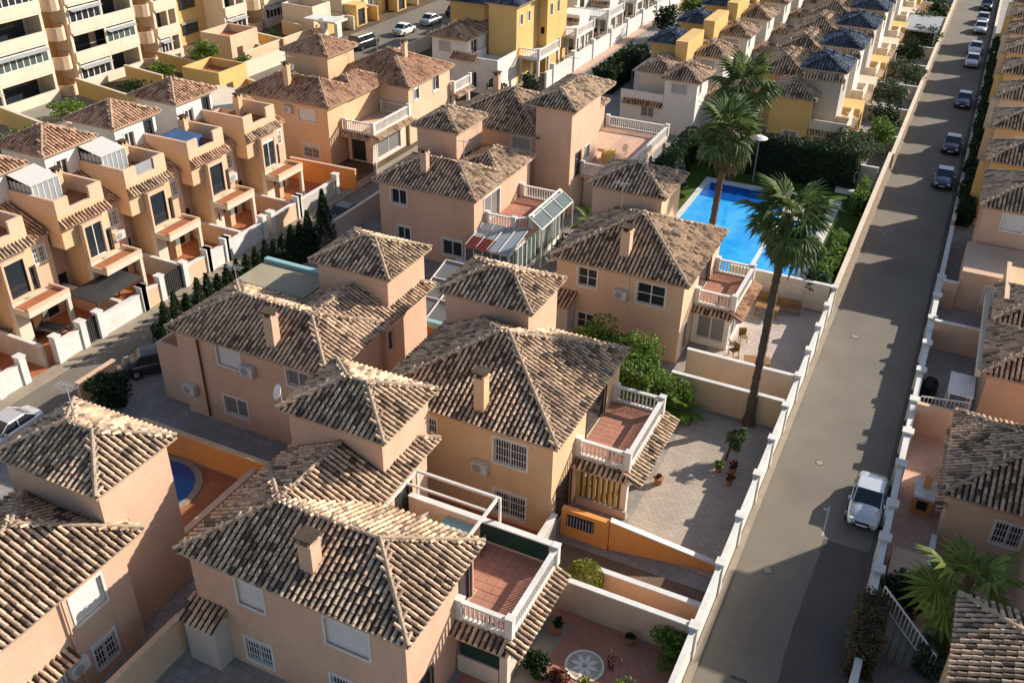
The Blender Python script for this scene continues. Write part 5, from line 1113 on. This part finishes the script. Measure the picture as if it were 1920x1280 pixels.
# skylight frame & turquoise awning next to B tower
t=thing('glass_lean_to','green glass lean-to roof with a turquoise edge behind the central villas','lean-to',(-27,45,0)); b=MB(); b.box(-27.6,43.9,0,-23.4,44.1,2.9); b.build('wall',['stucco_deep'],t)
b=MB(); b.quad((-28.0,43.7,3.0),(-23.5,43.7,3.0),(-23.5,49,4.3),(-28.0,49,4.3),1)
for i in range(4): x=-28+i*1.5; b.tube((x,43.7,3.05),(x,49,4.35),.05,.05,5)
for i in range(4): u=i/3; b.tube((-28,43.7+5.3*u,3.05+1.3*u),(-23.5,43.7+5.3*u,3.05+1.3*u),.05,.05,5)
b.build('glazing',['white_paint','glass_curtain'],t); b=MB(); b.box(-28.0,43.35,2.7,-23.4,43.68,3.15); b.build('gutter_trim',['turquoise'],t)
b=MB(); b.box(-9.3+.1,136.5,2.8,-4.9,145.5,3.0); 
for y in(136.8,145.2): b.box(-9.1,y-.1,0,-8.9,y+.1,2.8); b.box(-5.2,y-.1,0,-5.0,y+.1,2.8)
single('carport',b,'grey_metal','grey green canopy roof over a far garden by the road','carport')
t=thing('tent','white canvas tent beside the back street','tent',(-33.6,107,0)); b=MB(); 
for q in ([(-35,105,1.8),(-32.2,105,1.8),(-33.6,107,3.0)],[(-32.2,105,1.8),(-32.2,109,1.8),(-33.6,107,3.0)],[(-32.2,109,1.8),(-35,109,1.8),(-33.6,107,3.0)],[(-35,109,1.8),(-35,105,1.8),(-33.6,107,3.0)]): b.poly(q)
b.build('canvas',['white_paint'],t); b=MB()
for x in(-34.9,-32.3):
    for y in (105.1,108.9): b.box(x-.05,y-.05,0,x+.05,y+.05,1.8)
b.build('frame',['grey_metal'],t)
b=MB(); b.tube((-37.5,36.0,0),(-37.5,36.0,3.6),.05,.04,5); b.tube((-37.5,36.0,3.6),(-38.5,35.8,3.7),.03,.03,4); single('lamp_post',b,'grey_metal','thin grey post over the side yard driveway','post')
# ================================================================== CARS
c0=make_car('silver saloon car parked by the right wall in full sun, nearest car',(0.62,41.9,0),0,'car_silver')
def pc(label,x,y,rz,paint,group='cars parked up the right side of the road'): return copy_tree(c0,(x,y,0),label,group=group,rz=rz,swap=None if paint=='car_silver' else {'car_silver':paint})
for (x,y,p,l) in ((.25,90.8,'car_blue','dark blue car second up the road from the silver one'),(.2,100.6,'car_dark','black car third up the road, pale roof reflection'),(.2,116.5,'car_blue','dark blue car fourth up the road beside the hedge'),(0,134.4,'car_silver','pale silver car, nearer one of the touching pair up the road'),(-.05,141,'car_white','white car, farther one of the touching pair up the road'),(-.1,153.5,'car_silver','silver car near the far end of the line'),(-.1,159.5,'car_grey','grey car near the far end of the line'),(-.1,170,'car_dark','last dark car visible up the road')): pc(l,x,y,0,p)
pc('dark car half hidden under the cypress hedge on the driveway',-40.9,35.2,math.pi/2+.9,'car_dark','cars by the back street'); pc('silver car whose roof shows at the left edge of the photo',-43.0,26.2,0,'car_silver','cars by the back street'); pc('dark car in the shade of the back street by the curved wall',-42.9,58.5,0,'car_dark','cars by the back street')
v0=make_car('black van parked beside the ochre gardens near the apartments',(-70.8,104,0),math.pi*.97,'car_dark','van')
for x,y,p,l in ((-70,112.5,'car_white','white car parked next to the black van'),(-69.6,119,'car_silver','second pale car up the street from the black van'),(-69.2,125.5,'car_dark','dark car behind the two pale cars'),(-68.9,131.5,'car_red','dark red car far up the apartment street'),(-68.7,138,'car_blue','dark blue car far up the apartment street')): pc(l,x,y,math.pi,p,'cars parked on the apartment street')
for x,y,p,l in ((-39.6,152,'car_dark','dark car at the top of the back street'),(-39.5,160,'car_grey','grey car at the top of the back street')): pc(l,x,y,0,p,'cars on the upper back street')
pc('dark car parked inside the shady garden by the tall brown house terrace',-21.6,80,.3,'car_green','cars in gardens')
# ================================================================== PLANTS
palm('very tall palm with a round green crown standing over the beige driveway wall',-6.6,46.25,11.9,2.45,40,True,.27,lean=(-.3,3.3))
palm('tall palm with a broad crown at the near left corner of the swimming pool',-14.5,65.0,10.7,2.6,38,True,.27,lean=(.4,0))
palm('palm crown standing behind the taller pool palm, upper one of the pair',-17.2,82.3,9.2,2.9,36,True,.26)
palm('palm with big arching bright fronds at the lower right behind the railing',5.0,33.6,4.6,2.2,22,True,.22,dead=6,droop=.8,mat='leaf_lime')
palm('little palm in a pot on the beige driveway',-6.9,42.5,1.8,.62,20,True,.06,dead=2,lean=(.35,.2))
palm('small bright palm in the dark courtyard by the tall brown house',-23.5,63.5,2.2,1.6,24,False,.12,dead=2,mat='leaf_green')
t=thing('bush','round yellow-green clipped bush between the pink and peach walls','bush',(-10.2,29.9,0)); b=MB(); b.tube((-10.2,29.9,0),(-10.2,29.9,1.0),.08,.05,6); b.build('stem',['trunk'],t)
q=rng.normal(size=(4200,3)); q/=np.linalg.norm(q,axis=1)[:,None]; q*=(.72+.28*rng.random((4200,1))**.4); leaves('foliage','leaf_yellow',q*np.array([.88,.88,.92])+np.array([-10.2,29.9,.95]),.055,t)
bush('bush','green bush at the wall corner of the red paved yard','bush',-5.6,28.0,.95,1.8,1500,'leaf_green',.09)
bush('bush','green bush by the white post at the bottom edge of the photo','bush',-6.2,24.6,1.05,1.5,1500,'leaf_green',.09)
bush('spiky_plant','dark spiky plant beside the round rosette','plant',-10.3,25.0,.7,.9,700,'leaf_dark',.12); bush('spiky_plant','yellow-flowered plant in front of the round rosette','plant',-8.2,24.7,.5,.7,500,'leaf_yellow',.08)
bush('spiky_plant','reddish plant between the spiky plant and the rosette','plant',-9.3,24.8,.5,.6,400,'leaf_red',.09)
bush('dry_bush','leafless reddish shrub on the red paved yard','bush',-7.6,26.5,.5,.9,160,'leaf_red',.05)
pot(-10.4,27.2,.28,.45,'dark pot with plants at the foot of the red yard steps','leaf_dark',pr=.3); pot(-7.3,28.1,.22,.4,'small pot by the pink wall of the red yard','leaf_dark',pr=.22); pot(-9.6,38.9,.25,.4,'dark clay pot on the edge of the beige driveway','leaf_red',pr=.15)
pot(-7.0,41.3,.2,.35,'small pot on the driveway next to the little palm','leaf_green',pr=.25); pot(-6.3,41.5,.2,.35,'reddish potted plant at the foot of the little palm','leaf_red',pr=.3); pot(-6.2,40.5,.2,.35,'second reddish potted plant by the driveway wall','leaf_red',pr=.28)
tree('bright green leafy tree between the orange villa and the tan villa',-16.2,46.9,3.6,2.0,'leaf_green',3600,.12,ch=.7); tree('bright green broad tree top right beside the first leafy one',-13.6,46.8,3.4,1.8,'leaf_green',3200,.12,ch=.7)
hedge('tall yellow-green hedge block below the two leafy trees',-14.9,43.9,-12.2,46.3,3.0,'leaf_green',150,.1,.1)
palm('low spiky palm shrub behind the white balcony of the orange villa',-10.3,45.2,.8,1.7,26,False,.12,dead=2,mat='leaf_green'); bush('bush','bright loose bush beside the spiky palm shrub behind the balcony','bush',-11.3,45.6,1.1,2.5,1600,'leaf_green',.10)
def cypress(label,x,y,h,r,n=900,group=None):
    t=thing('cypress',label,'cypress',(x,y,0),group); b=MB(); b.tube((x,y,0),(x,y,h*.85),.07,.02,5); b.build('trunk',['trunk'],t)
    u=rng.random(n)**.8; a=rng.random(n)*6.283; rr_=r*np.minimum(1,(1-u)*1.25+.04)*(.55+.45*rng.random(n)**.4); leaves('foliage','leaf_dark',np.stack([x+rr_*np.cos(a),y+rr_*np.sin(a),.1+u*h],1)+rng.normal(size=(n,3))*.04,.10,t)
hedge('low dark base of the cypress hedge along the near side of the back street',-42.45,36.8,-41.45,53.5,1.8,'leaf_dark',120,.11,.15)
cn=['first','second','third','fourth','fifth','sixth','seventh','eighth','ninth','tenth','eleventh','twelfth','thirteenth','fourteenth','fifteenth','sixteenth']
for i in range(16): cypress(cn[i]+' small cypress of the hedge on the back street, counting from the near end',-41.95+random.uniform(-.1,.1),37.6+i*1.0,random.uniform(2.7,3.5),.72,1000,'cypresses of the back street hedge')
cypress('tallest cypress at the far end of the back street hedge',-41.9,54.6,4.4,.85,1500); cypress('second tallest cypress near the far end of the back street hedge',-41.2,53.6,3.7,.7,1200)
bush('bush','dark round bush at the driveway mouth on the back street','bush',-40.2,30.9,1.3,2.6,2200,'leaf_dark',.13)
bush('bush','dark bush beside the brown wall under the cypress hedge','bush',-38.0,38.5,1.0,2.2,1200,'leaf_dark',.12)
hedge('tall dark hedge across the far side of the swimming pool',-19.5,84.6,-6.9,86.2,3.6,'leaf_dark',80,.14,.12); hedge('dark side hedge on the left of the pool lawn',-22.6,74,-21.4,86,3.0,'leaf_dark',70,.14,.12)
hedge('yellow-green hedge along the road wall at the near end of the pool garden',-6.3,63.0,-5.3,72.5,1.6,'leaf_green',90,.12,.2); hedge('yellow-green hedge along the road wall at the far end of the pool garden',-6.2,79.5,-5.3,84,1.9,'leaf_green',90,.12,.2); hedge('yellow-green hedge on the left of the pool lawn',-21.9,66,-20.7,73.6,1.8,'leaf_green',80,.12,.12)
bush('bush','dark bush at the near pool corner behind the cream wall','bush',-6.4,62.9,1.2,2.6,1500,'leaf_dark',.13)
tree('grey-green olive-like tree in the garden behind the pool hedge',-8.0,90.5,3.6,2.4,'leaf_olive',3000,.15,ch=.75); tree('dark green tree behind the olive-like tree',-6.6,95.2,3.6,1.7,'leaf_green',1900,.16,ch=.75)
for i in range(8):
    y=101+9.2*i; tree(['first','second','third','fourth','fifth','sixth','seventh','eighth'][i]+' garden tree by the left road wall beyond the pool',-6.4-.8*(i%2),y,3.4,1.7+.3*(i%3),'leaf_olive' if i%3 else 'leaf_dark',1300,.19,group='garden trees beyond the pool',ch=.75)
for i in range(7):
    y=81.5+8.8*i; hedge(['first','second','third','fourth','fifth','sixth','seventh'][i]+' dark hedge on the right of the road behind the parked cars',1.95,y,3.0,y+7.6,2.2,'leaf_dark',60,.16,.25,group='hedges behind the parked cars')
hedge('dry brown hedge on the right of the road at the lower right',1.3,30.6,2.4,34.1,2.0,'leaf_dry',260,.07,.12)
bush('bush','dark bush in the shady garden at the bottom right','bush',3.4,24.6,1.2,1.6,1200,'leaf_dark',.11); bush('bush','yellowish plant in the dark garden at the bottom right','bush',3.2,22.2,.6,1.2,500,'leaf_yellow',.1)
bush('bush','bushy green growth under the large palm at the lower right','bush',4.4,32.2,1.0,2.2,1100,'leaf_olive',.12); bush('bush','dark bush left of the arching palm','bush',3.2,35.4,1.2,2.3,1300,'leaf_dark',.12)
bush('bush','dark bush by the conservatory wall','bush',-24,60.5,1.3,2.4,1200,'leaf_dark',.14); bush('bush','green round bush by the white gate walls near the back street','bush',-45.5,92,1.5,2.6,1300,'leaf_dark',.16); bush('bush','second round bush by the white gate walls','bush',-43.6,95.8,1.4,2.4,1200,'leaf_dark',.16)
hedge('dark hedge beside the white tent on the back street',-38.2,101,-35.8,113.5,2.6,'leaf_dark',60,.17,.2)
tree('green tree on the back street far beyond the tent',-38,128,4.2,2.2,'leaf_dark',1500,.2,ch=.75); tree('second green tree further up the back street',-37.5,137,4,2,'leaf_green',1300,.2,ch=.75)
bush('bush','small green shrub in the terraced yard by the dark table','bush',-51.0,33.2,.7,1.4,500,'leaf_green',.12); bush('bush','creeper by the dark gate under the green glass roof','bush',-26,51.5,.9,1.8,700,'leaf_dark',.12)
pot(-48.4,45.0,.3,.5,'potted green plant in a red yard of the terraced row','leaf_green'); pot(-47.6,51.6,.3,.5,'potted plant in the yard beside the white wall','leaf_green'); pot(-47.5,52.9,.28,.45,'smaller potted plant in the same yard as the white wall one','leaf_dark')
